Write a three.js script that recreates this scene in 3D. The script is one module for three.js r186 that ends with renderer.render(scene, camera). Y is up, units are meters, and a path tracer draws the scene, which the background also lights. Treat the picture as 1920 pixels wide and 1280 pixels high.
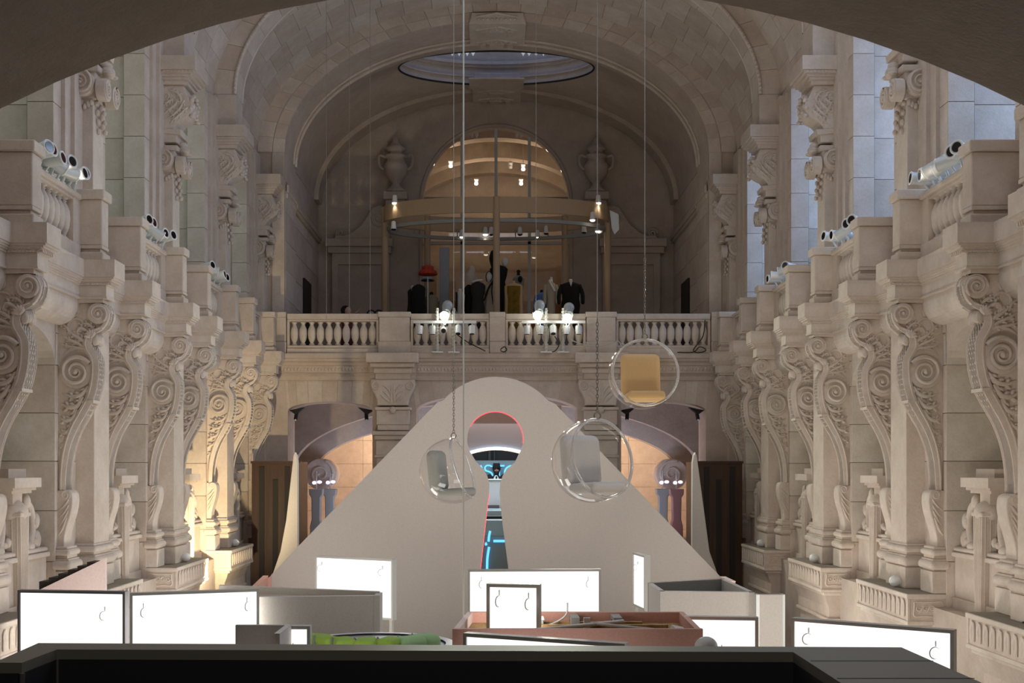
import * as THREE from 'three';
import { mergeGeometries } from 'three/addons/utils/BufferGeometryUtils.js';
import { RoundedBoxGeometry } from 'three/addons/geometries/RoundedBoxGeometry.js';
import { MarchingCubes } from 'three/addons/objects/MarchingCubes.js';
import { RectAreaLightUniformsLib } from 'three/addons/lights/RectAreaLightUniformsLib.js';

// ------------------------------------------------------------------ camera, exposure, large lights
// x: across the nave, y: up from the nave floor, depth d = -z along the nave. The eye is EYE above the floor;
// heights "h" below are measured from the eye, world y = h + EYE.
const EYE = 4.5, FOCAL = 2240, CX = 923, CY = 876, CAMX = -0.12;
const scene = new THREE.Scene();
scene.background = new THREE.Color(0x000000);
const camera = new THREE.PerspectiveCamera(2 * Math.atan(876 / FOCAL) * 180 / Math.PI, 1994 / 1752, 0.1, 200);
camera.setViewOffset(1994, 1752, 74, 0, 1920, 1280);          // shifted lens: verticals stay upright
camera.position.set(CAMX, EYE, 0);
camera.lookAt(CAMX, EYE, -10);
const renderer = new THREE.WebGLRenderer({ antialias: true });
renderer.toneMapping = THREE.LinearToneMapping;
renderer.toneMappingExposure = 1.15;
renderer.shadowMap.enabled = true;
RectAreaLightUniformsLib.init();
const LIGHT = { windowRight: 2.8, windowLeft: 0.8, box: 0.6, boxBack: 9, table: 6.5, aisle: 9, rail: 16, crownFill: 0.9, haunchFill: 9.5 };

// ------------------------------------------------------------------ helpers
let seed = 20240611;
const rnd = () => { seed = (seed * 1664525 + 1013904223) >>> 0; return seed / 4294967296; };
const names = new Map();
const numbered = n => { const k = names.get(n) || 0; names.set(n, k + 1); return k ? `${n}_${String(k).padStart(3, '0')}` : n; };
const W = (x, h, d) => new THREE.Vector3(x, h + EYE, -d);
const at = (px, py, d) => ({ x: (px - CX) * d / FOCAL + CAMX, h: (CY - py) * d / FOCAL });
const V2 = (x, y) => new THREE.Vector2(x, y);

function clean(g) {                                            // non-indexed, uv in metres by dominant axis
  g = g.index ? g.toNonIndexed() : g;
  const p = g.attributes.position, n = g.attributes.normal, uv = new Float32Array(p.count * 2);
  for (let i = 0; i < p.count; i += 3) {
    let ax = 0, ay = 0, az = 0;
    for (let k = 0; k < 3; k++) { ax += Math.abs(n.getX(i + k)); ay += Math.abs(n.getY(i + k)); az += Math.abs(n.getZ(i + k)); }
    for (let k = 0; k < 3; k++) {
      const x = p.getX(i + k), y = p.getY(i + k), z = p.getZ(i + k), j = (i + k) * 2;
      if (ay >= ax && ay >= az) { uv[j] = x; uv[j + 1] = z; } else if (ax >= az) { uv[j] = z; uv[j + 1] = y; } else { uv[j] = x; uv[j + 1] = y; }
    }
  }
  const o = new THREE.BufferGeometry();
  o.setAttribute('position', p); o.setAttribute('normal', n); o.setAttribute('uv', new THREE.BufferAttribute(uv, 2));
  return o;
}
const join = gs => { const a = (Array.isArray(gs) ? gs : [gs]).map(clean); return a.length === 1 ? a[0] : mergeGeometries(a); };
function mesh(name, gs, mat) {
  const m = new THREE.Mesh(gs.cleaned ? gs : join(gs), mat); m.name = name; m.castShadow = m.receiveShadow = true; return m;
}
function part(parent, name, gs, mat, label) {
  const m = mesh(name, gs, mat); parent.add(m); if (label) m.userData.label = label; return m;
}
const shared = gs => { const g = join(gs); g.cleaned = true; return g; };
function structure(name) { const g = new THREE.Group(); g.name = name; g.userData.kind = 'structure'; scene.add(g); return g; }
function thing(name, label, category, group) {
  const g = new THREE.Group(); g.name = numbered(name); g.userData = { label, category }; if (group) g.userData.group = group; return g;
}
function done(g) {                                             // move the origin to the base of the thing, add it to the scene
  const b = new THREE.Box3().setFromObject(g), c = new THREE.Vector3((b.min.x + b.max.x) / 2, b.min.y, (b.min.z + b.max.z) / 2);
  for (const k of g.children) k.position.sub(c);
  g.position.copy(c); scene.add(g); return g;
}
function single(name, gs, mat, label, category, group) {
  const m = mesh(numbered(name), gs, mat), b = new THREE.Box3().setFromObject(m);
  const c = new THREE.Vector3((b.min.x + b.max.x) / 2, b.min.y, (b.min.z + b.max.z) / 2);
  m.geometry.translate(-c.x, -c.y, -c.z); m.position.copy(c);
  m.userData = { label, category }; if (group) m.userData.group = group; scene.add(m); return m;
}
function copy(g, dx, dy, dz, label) {
  const c = g.clone(); c.name = numbered(g.name.replace(/_\d{3}$/, '')); c.position.add(new THREE.Vector3(dx, dy, dz));
  c.userData = { ...g.userData, label }; scene.add(c); return c;
}
const box = (x0, x1, h0, h1, d0, d1) => { const g = new THREE.BoxGeometry(Math.abs(x1 - x0), h1 - h0, d1 - d0); g.translate((x0 + x1) / 2, (h0 + h1) / 2 + EYE, -(d0 + d1) / 2); return g; };
const rbox = (x0, x1, h0, h1, d0, d1, r = 0.015, seg = 2) => { const g = new RoundedBoxGeometry(Math.abs(x1 - x0), h1 - h0, d1 - d0, seg, r); g.translate((x0 + x1) / 2, (h0 + h1) / 2 + EYE, -(d0 + d1) / 2); return g; };
const shapeOf = pts => new THREE.Shape(pts.map(p => V2(p[0], p[1])));
const prismD = (pts, d0, d1, bevel = 0, seg = 1) => {            // (x,h) outline, along depth
  const g = new THREE.ExtrudeGeometry(Array.isArray(pts) ? shapeOf(pts) : pts, { depth: d1 - d0 - 2 * bevel, bevelEnabled: bevel > 0, bevelSize: bevel, bevelOffset: -bevel, bevelThickness: bevel, bevelSegments: seg, curveSegments: 24 });
  g.translate(0, EYE, -d1 + bevel); return g;
};
const prismX = (pts, x0, x1) => { const g = new THREE.ExtrudeGeometry(shapeOf(pts), { depth: x1 - x0, bevelEnabled: false }); g.rotateY(Math.PI / 2); g.translate(x0, EYE, 0); return g; };   // (d,h) outline
const prismY = (pts, h0, h1) => { const g = new THREE.ExtrudeGeometry(shapeOf(pts), { depth: h1 - h0, bevelEnabled: false }); g.rotateX(-Math.PI / 2); g.translate(0, h0 + EYE, 0); return g; };  // (x,d) outline
const lathe = (prof, x, h, d, seg = 14) => { const g = new THREE.LatheGeometry(prof.map(p => V2(p[0], p[1])), seg); g.translate(x, h + EYE, -d); return g; };
const ball = (x, h, d, rx, ry = rx, rz = rx, w = 10, hs = 8) => { const g = new THREE.SphereGeometry(1, w, hs); g.scale(rx, ry, rz); g.translate(x, h + EYE, -d); return g; };
function rod(a, b, r, seg = 6, r2 = r) {                          // a, b world vectors
  const v = new THREE.Vector3().subVectors(b, a), g = new THREE.CylinderGeometry(r2, r, v.length(), seg);
  g.applyQuaternion(new THREE.Quaternion().setFromUnitVectors(new THREE.Vector3(0, 1, 0), v.clone().normalize()));
  g.translate((a.x + b.x) / 2, (a.y + b.y) / 2, (a.z + b.z) / 2); return g;
}
const tube = (pts, r, seg = 40, rs = 6, closed = false) => new THREE.TubeGeometry(new THREE.CatmullRomCurve3(pts, closed), seg, r, rs, closed);
// ridge along a planar curve: pts [[x,h],...] widths w(t), relief height k*w toward the camera (side=+1) or away
function ridge(pts, w, d, side = 1, k = 0.8, seg = 24) {
  const c = new THREE.CatmullRomCurve3(pts.map(p => new THREE.Vector3(p[0], p[1], 0))), N = seg, R = 5, pos = [], idx = [];
  for (let i = 0; i <= N; i++) {
    const t = i / N, p = c.getPoint(t), tg = c.getTangent(t), ww = Math.max(0.002, w(t));
    for (let j = 0; j < R; j++) {
      const a = Math.PI * j / (R - 1);
      pos.push(p.x - tg.y * Math.cos(a) * ww, p.y + tg.x * Math.cos(a) * ww + EYE, -d + side * Math.sin(a) * ww * k);
    }
  }
  for (let i = 0; i < N; i++) for (let j = 0; j < R - 1; j++) {
    const a = i * R + j, b = a + R; if (side > 0) idx.push(a, a + 1, b, b, a + 1, b + 1); else idx.push(a, b, a + 1, b, b + 1, a + 1);
  }
  const g = new THREE.BufferGeometry(); g.setAttribute('position', new THREE.Float32BufferAttribute(pos, 3)); g.setIndex(idx); g.computeVertexNormals(); return g;
}
function spiral(cx, ch, r0, r1, a0, turns, dir, sx = 1, n = 40) {
  const o = []; for (let i = 0; i <= n; i++) { const t = i / n, r = r0 + (r1 - r0) * Math.pow(t, 0.8), a = a0 + dir * turns * 2 * Math.PI * t; o.push([cx + sx * r * Math.cos(a), ch + r * Math.sin(a)]); } return o;
}
// a leaf: a spine with pairs of curling lobes
function leaf(pts, w, d, side, k = 1.5) {
  const c = new THREE.CatmullRomCurve3(pts.map(p => new THREE.Vector3(p[0], p[1], 0))), o = [ridge(pts, leafW(w * 0.9), d, side, k * 1.1, 12)], n = 3;
  for (let i = 0; i < n; i++) { const t = 0.12 + 0.55 * i / (n - 1), p = c.getPoint(t), g = c.getTangent(t), len = w * 2.1 * (1 - 0.45 * Math.abs(t - 0.4)); for (const e of [-1, 1]) { const nx = -g.y * e, ny = g.x * e; o.push(ridge([[p.x, p.y], [p.x + (nx * 0.6 + g.x * 0.35) * len, p.y + (ny * 0.6 + g.y * 0.35) * len], [p.x + (nx * 0.8 + g.x * 0.95) * len, p.y + (ny * 0.8 + g.y * 0.95) * len]], leafW(w * 0.6), d, side, k * 1.25, 7)); } }
  return o;
}
const taper = (w0, w1) => t => w0 + (w1 - w0) * t;
const leafW = w => t => w * Math.pow(Math.sin(Math.PI * Math.min(0.98, 0.12 + 0.88 * t)), 0.7);

// ------------------------------------------------------------------ textures and materials
function noiseTex(size, layers, base, amp, srgb) {
  const data = new Uint8Array(size * size * 4), grids = layers.map(n => { const g = new Float32Array(n * n); for (let i = 0; i < n * n; i++) g[i] = rnd() * 2 - 1; return g; });
  const sm = t => t * t * (3 - 2 * t);
  for (let y = 0; y < size; y++) for (let x = 0; x < size; x++) {
    let v = 0, am = 1, tot = 0;
    layers.forEach((n, l) => {
      const fx = x / size * n, fy = y / size * n, x0 = Math.floor(fx), y0 = Math.floor(fy), tx = sm(fx - x0), ty = sm(fy - y0), x1 = (x0 + 1) % n, y1 = (y0 + 1) % n, g = grids[l];
      const a = g[y0 * n + x0] * (1 - tx) + g[y0 * n + x1] * tx, b = g[y1 * n + x0] * (1 - tx) + g[y1 * n + x1] * tx;
      v += am * (a * (1 - ty) + b * ty); tot += am; am *= 0.75;
    });
    v /= tot; const i = (y * size + x) * 4;
    for (let c = 0; c < 3; c++) data[i + c] = Math.max(0, Math.min(255, base[c] + v * amp[c]));
    data[i + 3] = 255;
  }
  const t = new THREE.DataTexture(data, size, size); t.wrapS = t.wrapT = THREE.RepeatWrapping; t.magFilter = THREE.LinearFilter; t.minFilter = THREE.LinearMipmapLinearFilter; t.generateMipmaps = true;
  if (srgb) t.colorSpace = THREE.SRGBColorSpace; t.needsUpdate = true; return t;
}
const rep = (t, x, y = x) => { const c = t.clone(); c.repeat.set(x, y); c.needsUpdate = true; return c; };
const stoneMap = noiseTex(512, [3, 7, 19, 61, 151], [236, 233, 228], [26, 30, 36], true); stoneMap.repeat.set(0.45, 0.45);
const stoneBump = noiseTex(512, [23, 67, 171], [128, 128, 128], [110, 110, 110], false); stoneBump.repeat.set(0.8, 0.8);
const grainMap = noiseTex(256, [37, 71, 113], [240, 240, 240], [10, 10, 10], true);
const woodMap = noiseTex(256, [4, 31, 97], [225, 222, 216], [60, 60, 60], true);
const std = (color, o = {}) => new THREE.MeshStandardMaterial({ color, roughness: 0.8, ...o });
const stoneMat = c => std(c, { roughness: 0.9, map: stoneMap, bumpMap: stoneBump, bumpScale: 0.004 });
const M = {
  stone: stoneMat(0xd8cbbf), stoneB: stoneMat(0xd1c3b7), stoneC: stoneMat(0xdcd1c6), stoneShaded: stoneMat(0xc6b9ad), carved: stoneMat(0xdcd0c5),  // variant for inner rooms is a darker copy, their shade put into its colour
  joint: std(0x8f8069, { roughness: 1 }), dust: stoneMat(0x8d8475),
  darkWall: std(0x3c3d44, { roughness: 0.6 }), ledge: std(0x9c9b92, { roughness: 0.5 }),
  panel: std(0xc4bcb3, { map: rep(grainMap, 2), roughness: 0.75 }), panelWhite: std(0xd8d2ca, { map: rep(grainMap, 2) }), panelGrey: std(0x9a9a96, { map: rep(grainMap, 2) }),
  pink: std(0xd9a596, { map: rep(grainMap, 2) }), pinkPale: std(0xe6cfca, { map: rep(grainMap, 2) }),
  frame: std(0xc2c2bc, { roughness: 0.45 }), frameDark: std(0x77767a, { roughness: 0.5 }), white: std(0xe4e4e2, { roughness: 0.45 }), whiteMetal: std(0xcfd3d0, { roughness: 0.35, metalness: 0.1 }),
  black: std(0x0c0c0e, { roughness: 0.7 }), cable: std(0x26251f, { roughness: 0.7 }), cablePale: std(0xb9b4a8, { roughness: 0.6 }), rope: std(0xcdccc2, { roughness: 0.9 }), wire: std(0x9a9488, { roughness: 0.5 }),
  chain: std(0x8c867c, { roughness: 0.35, metalness: 0.8 }), wood: std(0xb08e5a, { map: rep(woodMap, 6, 0.7) }), woodDark: std(0x4a2d17, { map: rep(woodMap, 5, 0.4), roughness: 0.5 }), woodDeep: std(0x1d140d, { roughness: 0.6 }),
  acrylic: new THREE.MeshPhysicalMaterial({ color: 0xffffff, transmission: 1, thickness: 0, roughness: 0.02, ior: 1.49 }),
  acrylicRim: new THREE.MeshPhysicalMaterial({ color: 0xf4f4f2, transmission: 0.75, thickness: 0.02, roughness: 0.08, ior: 1.49 }),
  cushGold: std(0xe8bf84, { map: rep(grainMap, 4), roughness: 0.95 }), cushGrey: std(0xa9a99f, { map: rep(grainMap, 4), roughness: 0.9 }), cushPale: std(0xe2ddd4, { map: rep(grainMap, 4), roughness: 0.9 }),
  green: std(0x9dc04c, { map: rep(grainMap, 4), roughness: 0.9 }), greenPale: std(0x9cc38a, { roughness: 0.9 }), lens: std(0x0a0a0c, { roughness: 0.1 }), lensRed: std(0x3a1210, { roughness: 0.15 }),
};
const glow = (c, k) => new THREE.MeshStandardMaterial({ color: 0x111111, emissive: c, emissiveIntensity: k, roughness: 0.6 });
function rectLight(w, h, color, intensity, pos, target) {
  const l = new THREE.RectAreaLight(color, intensity, w, h); l.position.copy(pos); l.lookAt(target); l.castShadow = true; scene.add(l); return l;
}

// ------------------------------------------------------------------ nave layout
const PIERS = [13.8, 18.3, 22.8, 27.3, 31.8], HALF = 1.2, UW = 6.38, ENT = 2.98, FAC = 31.6, FLOOR = -4.5;
const AISLE = 9.2, SPRING = 8.41;
const ord = ['first', 'second', 'third', 'fourth', 'fifth', 'sixth', 'seventh', 'eighth', 'ninth', 'tenth'];
const sideName = s => (s < 0 ? 'left' : 'right');

// floor of the nave and raised aisle floors
{ const f = structure('floor'); part(f, 'floor_slab', box(-6.6, 6.6, FLOOR - 0.3, FLOOR, -6, 41), std(0x4b4742, { map: rep(grainMap, 1), roughness: 0.6 }));
  for (const s of [-1, 1]) part(f, 'aisle_floor', box(s * 6.2, s * (AISLE + 0.4), FLOOR - 0.3, -2.0, 6, 33), M.stoneShaded); }

// side walls: piers laid in courses, arched bays, aisle back wall, upper storey with windows
const courseLow = [FLOOR, -3.7, -2.9, -2.1, -1.35, -0.62, 0.09, 0.78, 1.47, 1.93, 2.45];
const courseUp = [ENT, 3.75, 4.5, 5.25, 6.0, 6.75, 7.5, 8.3];
const tones = [M.stone, M.stoneB, M.stoneC];
function sideWall(s) {
  const w = structure('wall_' + sideName(s));
  const blocks = new Map();
  const block = (u0, u1, h0, h1, d0, d1) => {                     // an ashlar with a chamfered edge; alike pieces share a geometry
    const k = [u1 - u0, h1 - h0, d1 - d0].map(v => v.toFixed(3)).join();
    if (!blocks.has(k)) { const g = new RoundedBoxGeometry(u1 - u0, h1 - h0 - 0.009, d1 - d0, 1, 0.006); blocks.set(k, shared(g)); }
    const m = new THREE.Mesh(blocks.get(k), tones[Math.floor(rnd() * 3)]); m.name = 'stone_block'; m.castShadow = m.receiveShadow = true;
    m.position.copy(W(s * (u0 + u1) / 2, (h0 + h1) / 2, (d0 + d1) / 2)); w.add(m);
  };
  PIERS.forEach((dc, i) => {
    const d0 = dc - HALF, d1 = i === 4 ? dc + 0.6 : dc + HALF;
    part(w, 'pier_core', [box(s * (UW + 0.02), s * (AISLE - 0.02), FLOOR, 2.6, d0 + 0.012, d1 - 0.012), box(s * (UW + 0.06), s * 6.81, 2.6, 8.6, d0 + 0.062, d1 - 0.062), box(s * 6.81, s * 8.58, 2.6, 8.6, d0 + 0.212, d1 - (i === 4 ? 0 : 0.212))], M.joint);
    for (let c = 0; c + 1 < courseLow.length; c++) block(UW, AISLE, courseLow[c], courseLow[c + 1], d0, d1);
    for (let c = 0; c + 1 < courseUp.length; c++) { block(UW + 0.04, 6.8, courseUp[c], courseUp[c + 1], d0 + 0.05, d1 - 0.05); block(6.8, 8.6, courseUp[c], courseUp[c + 1], d0 + 0.2, d1 - (i === 4 ? 0 : 0.2)); }
    // engaged strip beside the upper order
    part(w, 'pilaster_strip', [box(s * 6.3, s * 6.5, ENT, 8.3, dc - 0.62, dc + (i === 4 ? 0.05 : 0.62)), box(s * 6.36, s * 6.5, ENT, 8.3, dc - 0.85, dc + (i === 4 ? 0.05 : 0.85))], M.stone);
    // pilaster between the two consoles
    part(w, 'pilaster', rbox(s * 6.1, s * 6.5, -1.2, 2.4, dc - 0.35, dc + (i === 4 ? 0.05 : 0.35), 0.01), M.stone);
    // moulded base of pier
    const base = [];
    for (const [h0, h1, o, r] of [[-1.81, -1.49, 0.07, 0.012], [-1.49, -1.465, 0.045, 0.008], [-1.47, -1.34, 0.105, 0.06], [-1.345, -1.315, 0.06, 0.012], [-1.315, -1.265, 0.035, 0.01], [-1.27, -1.18, 0.075, 0.042], [-1.185, -1.14, 0.035, 0.018]]) {
      base.push(rbox(s * (6.12 - o), s * 6.45, h0, h1, dc - 0.37 - o, dc + 0.37 + o, r, r > 0.03 ? 4 : 1));
      for (const q of i === 4 ? [-1] : [-1, 1]) base.push(rbox(s * (6.25 - o), s * 6.45, h0, h1, dc + q * 0.95 - 0.17 - o, dc + q * 0.95 + 0.17 + o, r, r > 0.03 ? 4 : 1));
    }
    part(w, 'moulded_base', base, M.carved);
  });
  // walling at the near end, from the photographer's gallery to the first pier
  part(w, 'end_wall', box(s * UW, s * 9, FLOOR, 8.6, 6.2, PIERS[0] - HALF - 2.1), M.stone);
  // bays
  const bayD = [PIERS[0] - HALF - 1.05, ...PIERS.slice(0, 4).map(d => d + HALF + 1.05)];
  bayD.forEach(dm => {
    const pts = [[dm - 1.07, 1.47]];
    for (let k = 0; k <= 16; k++) { const t = Math.PI * (1 - k / 16); pts.push([dm + 1.05 * Math.cos(t), 1.47 + 0.5 * Math.sin(t)]); }
    pts.push([dm + 1.07, 1.47], [dm + 1.07, ENT], [dm - 1.07, ENT]);
    part(w, 'spandrel', prismX(pts, s < 0 ? -7.5 : UW, s < 0 ? -UW : 7.5), M.stoneC);
  });
  part(w, 'aisle_wall', box(s * AISLE, s * (AISLE + 0.4), FLOOR, 9, 6, 33), M.stoneShaded);
  part(w, 'gallery_floor', box(s * 6.4, s * AISLE, 2.5, ENT, 6, 32), M.stoneShaded);
  // wall above the springing, carrying the vault
  part(w, 'upper_wall', box(s * 6.42, s * 8.8, 8.3, 13.4, 6, 33), M.stone);
  return bayD;
}
const bayDepths = sideWall(-1); sideWall(1);

// windows of the upper storey
let windowNo = 0;
for (const s of [-1, 1]) bayDepths.forEach(dm => {
  const g = structure('window_' + (++windowNo)), u = 8.35;
  const fr = []; for (const q of [-1, -0.33, 0.33, 1]) fr.push(box(s * u, s * (u + 0.08), ENT + 0.1, 8.3, dm + q * 1.15 - 0.04, dm + q * 1.15 + 0.04));
  for (const h of [ENT + 0.1, 4.3, 5.6, 6.9, 8.2]) fr.push(box(s * u, s * (u + 0.08), h, h + 0.08, dm - 1.2, dm + 1.2));
  part(g, 'window_frame', fr, M.frame);
  const right = s > 0;
  part(g, 'pane', box(s * (u + 0.05), s * (u + 0.07), ENT + 0.1, 8.3, dm - 1.25, dm + 1.25), glow(right ? 0xa9cdf5 : 0xa9bdb8, right ? 0.8 : 0.35));
  part(g, 'window_breast', box(s * (u + 0.02), s * (u + 0.2), ENT, ENT + 0.12, dm - 1.3, dm + 1.3), M.stoneShaded);
  rectLight(2.2, 4.9, right ? 0xa4c6ff : 0xc0d6d8, right ? LIGHT.windowRight : LIGHT.windowLeft, W(s * (u - 0.02), 5.75, dm), W(0, 5.2, dm));
});

// fluorescent battens on the aisle ceilings
for (const s of [-1, 1]) bayDepths.forEach((dm, i) => {
  const g = thing('aisle_lamp', `fluorescent batten on the ceiling of the ${sideName(s)} aisle, ${ord[4 - i]} bay from the balcony`, 'lamp', 'fluorescent battens of the aisles');
  part(g, 'tube_lamp', rod(W(s * 7.7, 2.3, dm), W(s * 8.9, 2.3, dm), 0.03, 10), glow(0xe6ffe8, 2)); part(g, 'housing', box(s * 7.6, s * 9.0, 2.38, 2.46, dm - 0.06, dm + 0.06), M.white);
  part(g, 'end_clip', [box(s * 7.62, s * 7.68, 2.26, 2.38, dm - 0.03, dm + 0.03)], M.white); part(g, 'end_clip', [box(s * 8.92, s * 8.98, 2.26, 2.38, dm - 0.03, dm + 0.03)], M.white); done(g);
  rectLight(1.2, 0.16, 0xcdeecd, LIGHT.aisle, W(s * 8.3, 2.25, dm), W(s * 8.2, -2, dm));
});

// entablature with breaks over every console
const breaks = PIERS.flatMap((d, i) => i === 4 ? [d - 0.95] : [d - 0.95, d + 0.95]);
function entPlan(s, ub, uf, half) {                              // ub: plain front, uf: front of the breaks
  const p = [[s * 6.6, 6.2], [s * ub, 6.2]];
  for (const b of breaks) p.push([s * ub, b - half], [s * uf, b - half], [s * uf, b + half], [s * ub, b + half]);
  p.push([s * ub, 32], [s * 6.6, 32]); return p;
}
for (const s of [-1, 1]) {
  const t = structure('trim_' + (s < 0 ? 1 : 2));
  const slab = (h0, h1, ub, uf, half) => prismY(entPlan(s, ub, uf, half), h0, h1);
  part(t, 'cornice', [slab(2.73, ENT, 5.97, 5.53, 0.24), slab(2.70, 2.73, 5.985, 5.55, 0.23)], M.stone);
  part(t, 'cornice_moulding', [slab(2.675, 2.70, 6.0, 5.58, 0.215), slab(2.65, 2.675, 6.02, 5.61, 0.20), slab(2.62, 2.65, 6.04, 5.635, 0.19)], M.carved);
  part(t, 'frieze', slab(2.45, 2.62, 6.06, 5.67, 0.175), M.stoneC);
  part(t, 'architrave', [slab(2.425, 2.45, 6.045, 5.66, 0.185), slab(2.37, 2.425, 6.08, 5.72, 0.165)], M.stone);
  // soft cove under the recessed lengths
  const cv = [[s * 6.6, 2.37], [s * 6.08, 2.37]]; for (let k = 0; k <= 8; k++) { const q = k / 8 * Math.PI / 2; cv.push([s * (6.08 + 0.31 * (1 - Math.cos(q))), 2.37 - 0.02 - 0.3 * Math.sin(q)]); } cv.push([s * 6.6, 2.05]);
  const cove = prismD(cv, 6.2, 32);
  part(t, 'cove', cove, M.stoneC);
  const dent = []; for (const b of breaks) for (let k = -3; k <= 3; k++) dent.push(box(s * 5.6, s * 5.645, 2.625, 2.66, b + k * 0.055 - 0.015, b + k * 0.055 + 0.015));
  for (const b of breaks) for (let k = 0; k < 9; k++) dent.push(box(s * (5.64 + k * 0.045), s * (5.665 + k * 0.045), 2.62, 2.655, b - 0.2, b - 0.17));
  const dm = part(t, 'dentil_row', dent, M.carved); dm.userData.kind = 'stuff';
}

// ------------------------------------------------------------------ carved consoles
function consoleGeo(s) {
  const X = pts => pts.map(p => [s * p[0], p[1]]);
  const T = 0.15;                                                // half thickness
  const front = [[5.80, 2.37], [5.70, 2.345], [5.645, 2.28], [5.635, 2.2], [5.66, 2.1], [5.72, 2.01], [5.80, 1.955], [5.875, 1.90], [5.905, 1.82], [5.895, 1.74], [5.85, 1.66], [5.808, 1.57], [5.797, 1.414], [5.815, 1.21], [5.875, 0.98], [5.99, 0.76], [6.11, 0.55], [6.2, 0.32], [6.25, 0.10], [6.275, -0.15], [6.28, -0.33]];
  const curve = new THREE.CatmullRomCurve3(front.map(p => new THREE.Vector3(p[0], p[1], 0))).getPoints(60).map(p => [p.x, p.y]);
  const plate = prismD(X([...curve, [UW + 0.02, -0.33], [UW + 0.02, 2.37]]), -0.105, 0.105, 0.008);
  // S-band: offset of the front curve
  const off = curve.map((p, i) => { const a = curve[Math.max(0, i - 1)], b = curve[Math.min(curve.length - 1, i + 1)], tx = b[0] - a[0], th = b[1] - a[1], l = Math.hypot(tx, th), w = i < 17 ? 0.05 : Math.min(0.115, 0.05 + (i - 17) * 0.008) * (i > 45 ? 1 - (i - 45) / 15 * 0.35 : 1); return [p[0] - th / l * w, p[1] + tx / l * w]; });
  const band = prismD(X([...curve.slice(8), ...off.slice(8).reverse()]), -T, T, 0.012, 2);
  const groove = [T, -T].map(z => ridge(X(curve.slice(16).map((p, i) => { const o = off[i + 16]; return [p[0] * 0.3 + o[0] * 0.7, p[1] * 0.3 + o[1] * 0.7]; })), () => 0.014, -z, Math.sign(z), 1, 50));
  const parts = { body: [plate], s_band: [band, ...groove], scroll: [], volute: [], acanthus: [], tendril: [], front_ornament: [] };
  // upper scroll: a drum with a spiral on its faces
  const drum = new THREE.CylinderGeometry(0.15, 0.15, 2 * T + 0.02, 28); drum.rotateX(Math.PI / 2); drum.translate(s * 5.795, 2.215 + EYE, 0); parts.scroll.push(drum);
  for (const q of [1, -1]) {
    const z = -q * 0.105, zs = -q * (T + 0.01);                   // z is passed as depth
    parts.scroll.push(ridge(X(spiral(5.795, 2.215, 0.138, 0.02, -2.2, 2.1, -1)), taper(0.018, 0.01), zs, q, 1.7, 60));
    parts.scroll.push(ball(s * 5.795, 2.215, zs, 0.028, 0.028, 0.03));
    // big lower volute
    const disc = new THREE.CylinderGeometry(0.235, 0.25, 0.05, 32); disc.rotateX(q * Math.PI / 2); disc.translate(s * 6.12, 1.375 + EYE, q * 0.115); parts.volute.push(disc);
    parts.volute.push(ridge(X(spiral(6.12, 1.375, 0.235, 0.035, 2.6, 2.2, -1, 1, 50)), taper(0.03, 0.014), zs + q * 0.012, q, 1.4, 70));
    parts.volute.push(ball(s * 6.12, 1.375, zs + q * 0.01, 0.04, 0.04, 0.035));
    parts.volute.push(ridge(X([[5.88, 1.52], [5.93, 1.66], [6.05, 1.72], [6.2, 1.70], [6.33, 1.62]]), leafW(0.03), z, q, 1.2));
    // acanthus sprays below the volute
    for (const [p, w] of [[[[5.95, 1.17], [6.04, 1.05], [6.17, 1.02], [6.33, 1.07]], 0.042], [[[6.02, 1.02], [6.11, 0.88], [6.23, 0.87], [6.35, 0.93]], 0.046], [[[6.1, 0.84], [6.18, 0.7], [6.28, 0.68], [6.36, 0.74]], 0.042], [[[6.17, 0.66], [6.24, 0.52], [6.31, 0.49], [6.36, 0.55]], 0.034], [[[6.24, 0.46], [6.29, 0.34], [6.335, 0.3], [6.36, 0.35]], 0.024]])
      parts.acanthus.push(...leaf(X(p), w, z, q));
    // leaf at the neck, rising to the back
    for (const [p, w] of [[[[5.93, 1.72], [6.02, 1.83], [6.14, 1.9], [6.3, 2.04]], 0.035], [[[5.98, 1.72], [6.1, 1.79], [6.22, 1.84], [6.35, 1.92]], 0.03], [[[6.02, 1.7], [6.14, 1.73], [6.26, 1.75], [6.37, 1.8]], 0.026], [[[5.92, 1.86], [5.98, 1.97], [6.07, 2.0], [6.11, 1.93], [6.05, 1.87]], 0.035], [[[5.86, 1.98], [5.93, 2.06], [6.05, 2.08]], 0.03], [[[6.2, 1.9], [6.24, 2.0], [6.32, 2.08], [6.36, 2.2]], 0.026]])
      parts.acanthus.push(...leaf(X(p), w, z, q));
    for (let f = 0; f < 6; f++) { const t = 0.3 + f * 0.42; parts.acanthus.push(ridge(X([[5.9, 1.87], [5.9 + 0.06 * Math.cos(t), 1.87 + 0.07 * Math.sin(t)], [5.9 + 0.1 * Math.cos(t - 0.2), 1.87 + 0.12 * Math.sin(t - 0.2)]]), leafW(0.026), zs, q, 1.3, 8)); }
    // two tendrils in the upper corner
    parts.tendril.push(ridge(X([[6.34, 2.02], [6.335, 2.2], [6.27, 2.31], [6.17, 2.325], [6.095, 2.27], [6.11, 2.2], [6.16, 2.2], [6.165, 2.24]]), taper(0.026, 0.014), z, q, 1.2, 26));
    parts.tendril.push(ridge(X([[6.24, 1.96], [6.23, 2.08], [6.17, 2.14], [6.09, 2.14], [6.03, 2.09], [6.05, 2.04], [6.09, 2.05]]), taper(0.022, 0.012), z, q, 1.2, 22));
    parts.tendril.push(ball(s * 6.14, 2.225, z, 0.022, 0.022, 0.03), ball(s * 6.075, 2.07, z, 0.018, 0.018, 0.026));
  }
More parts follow.
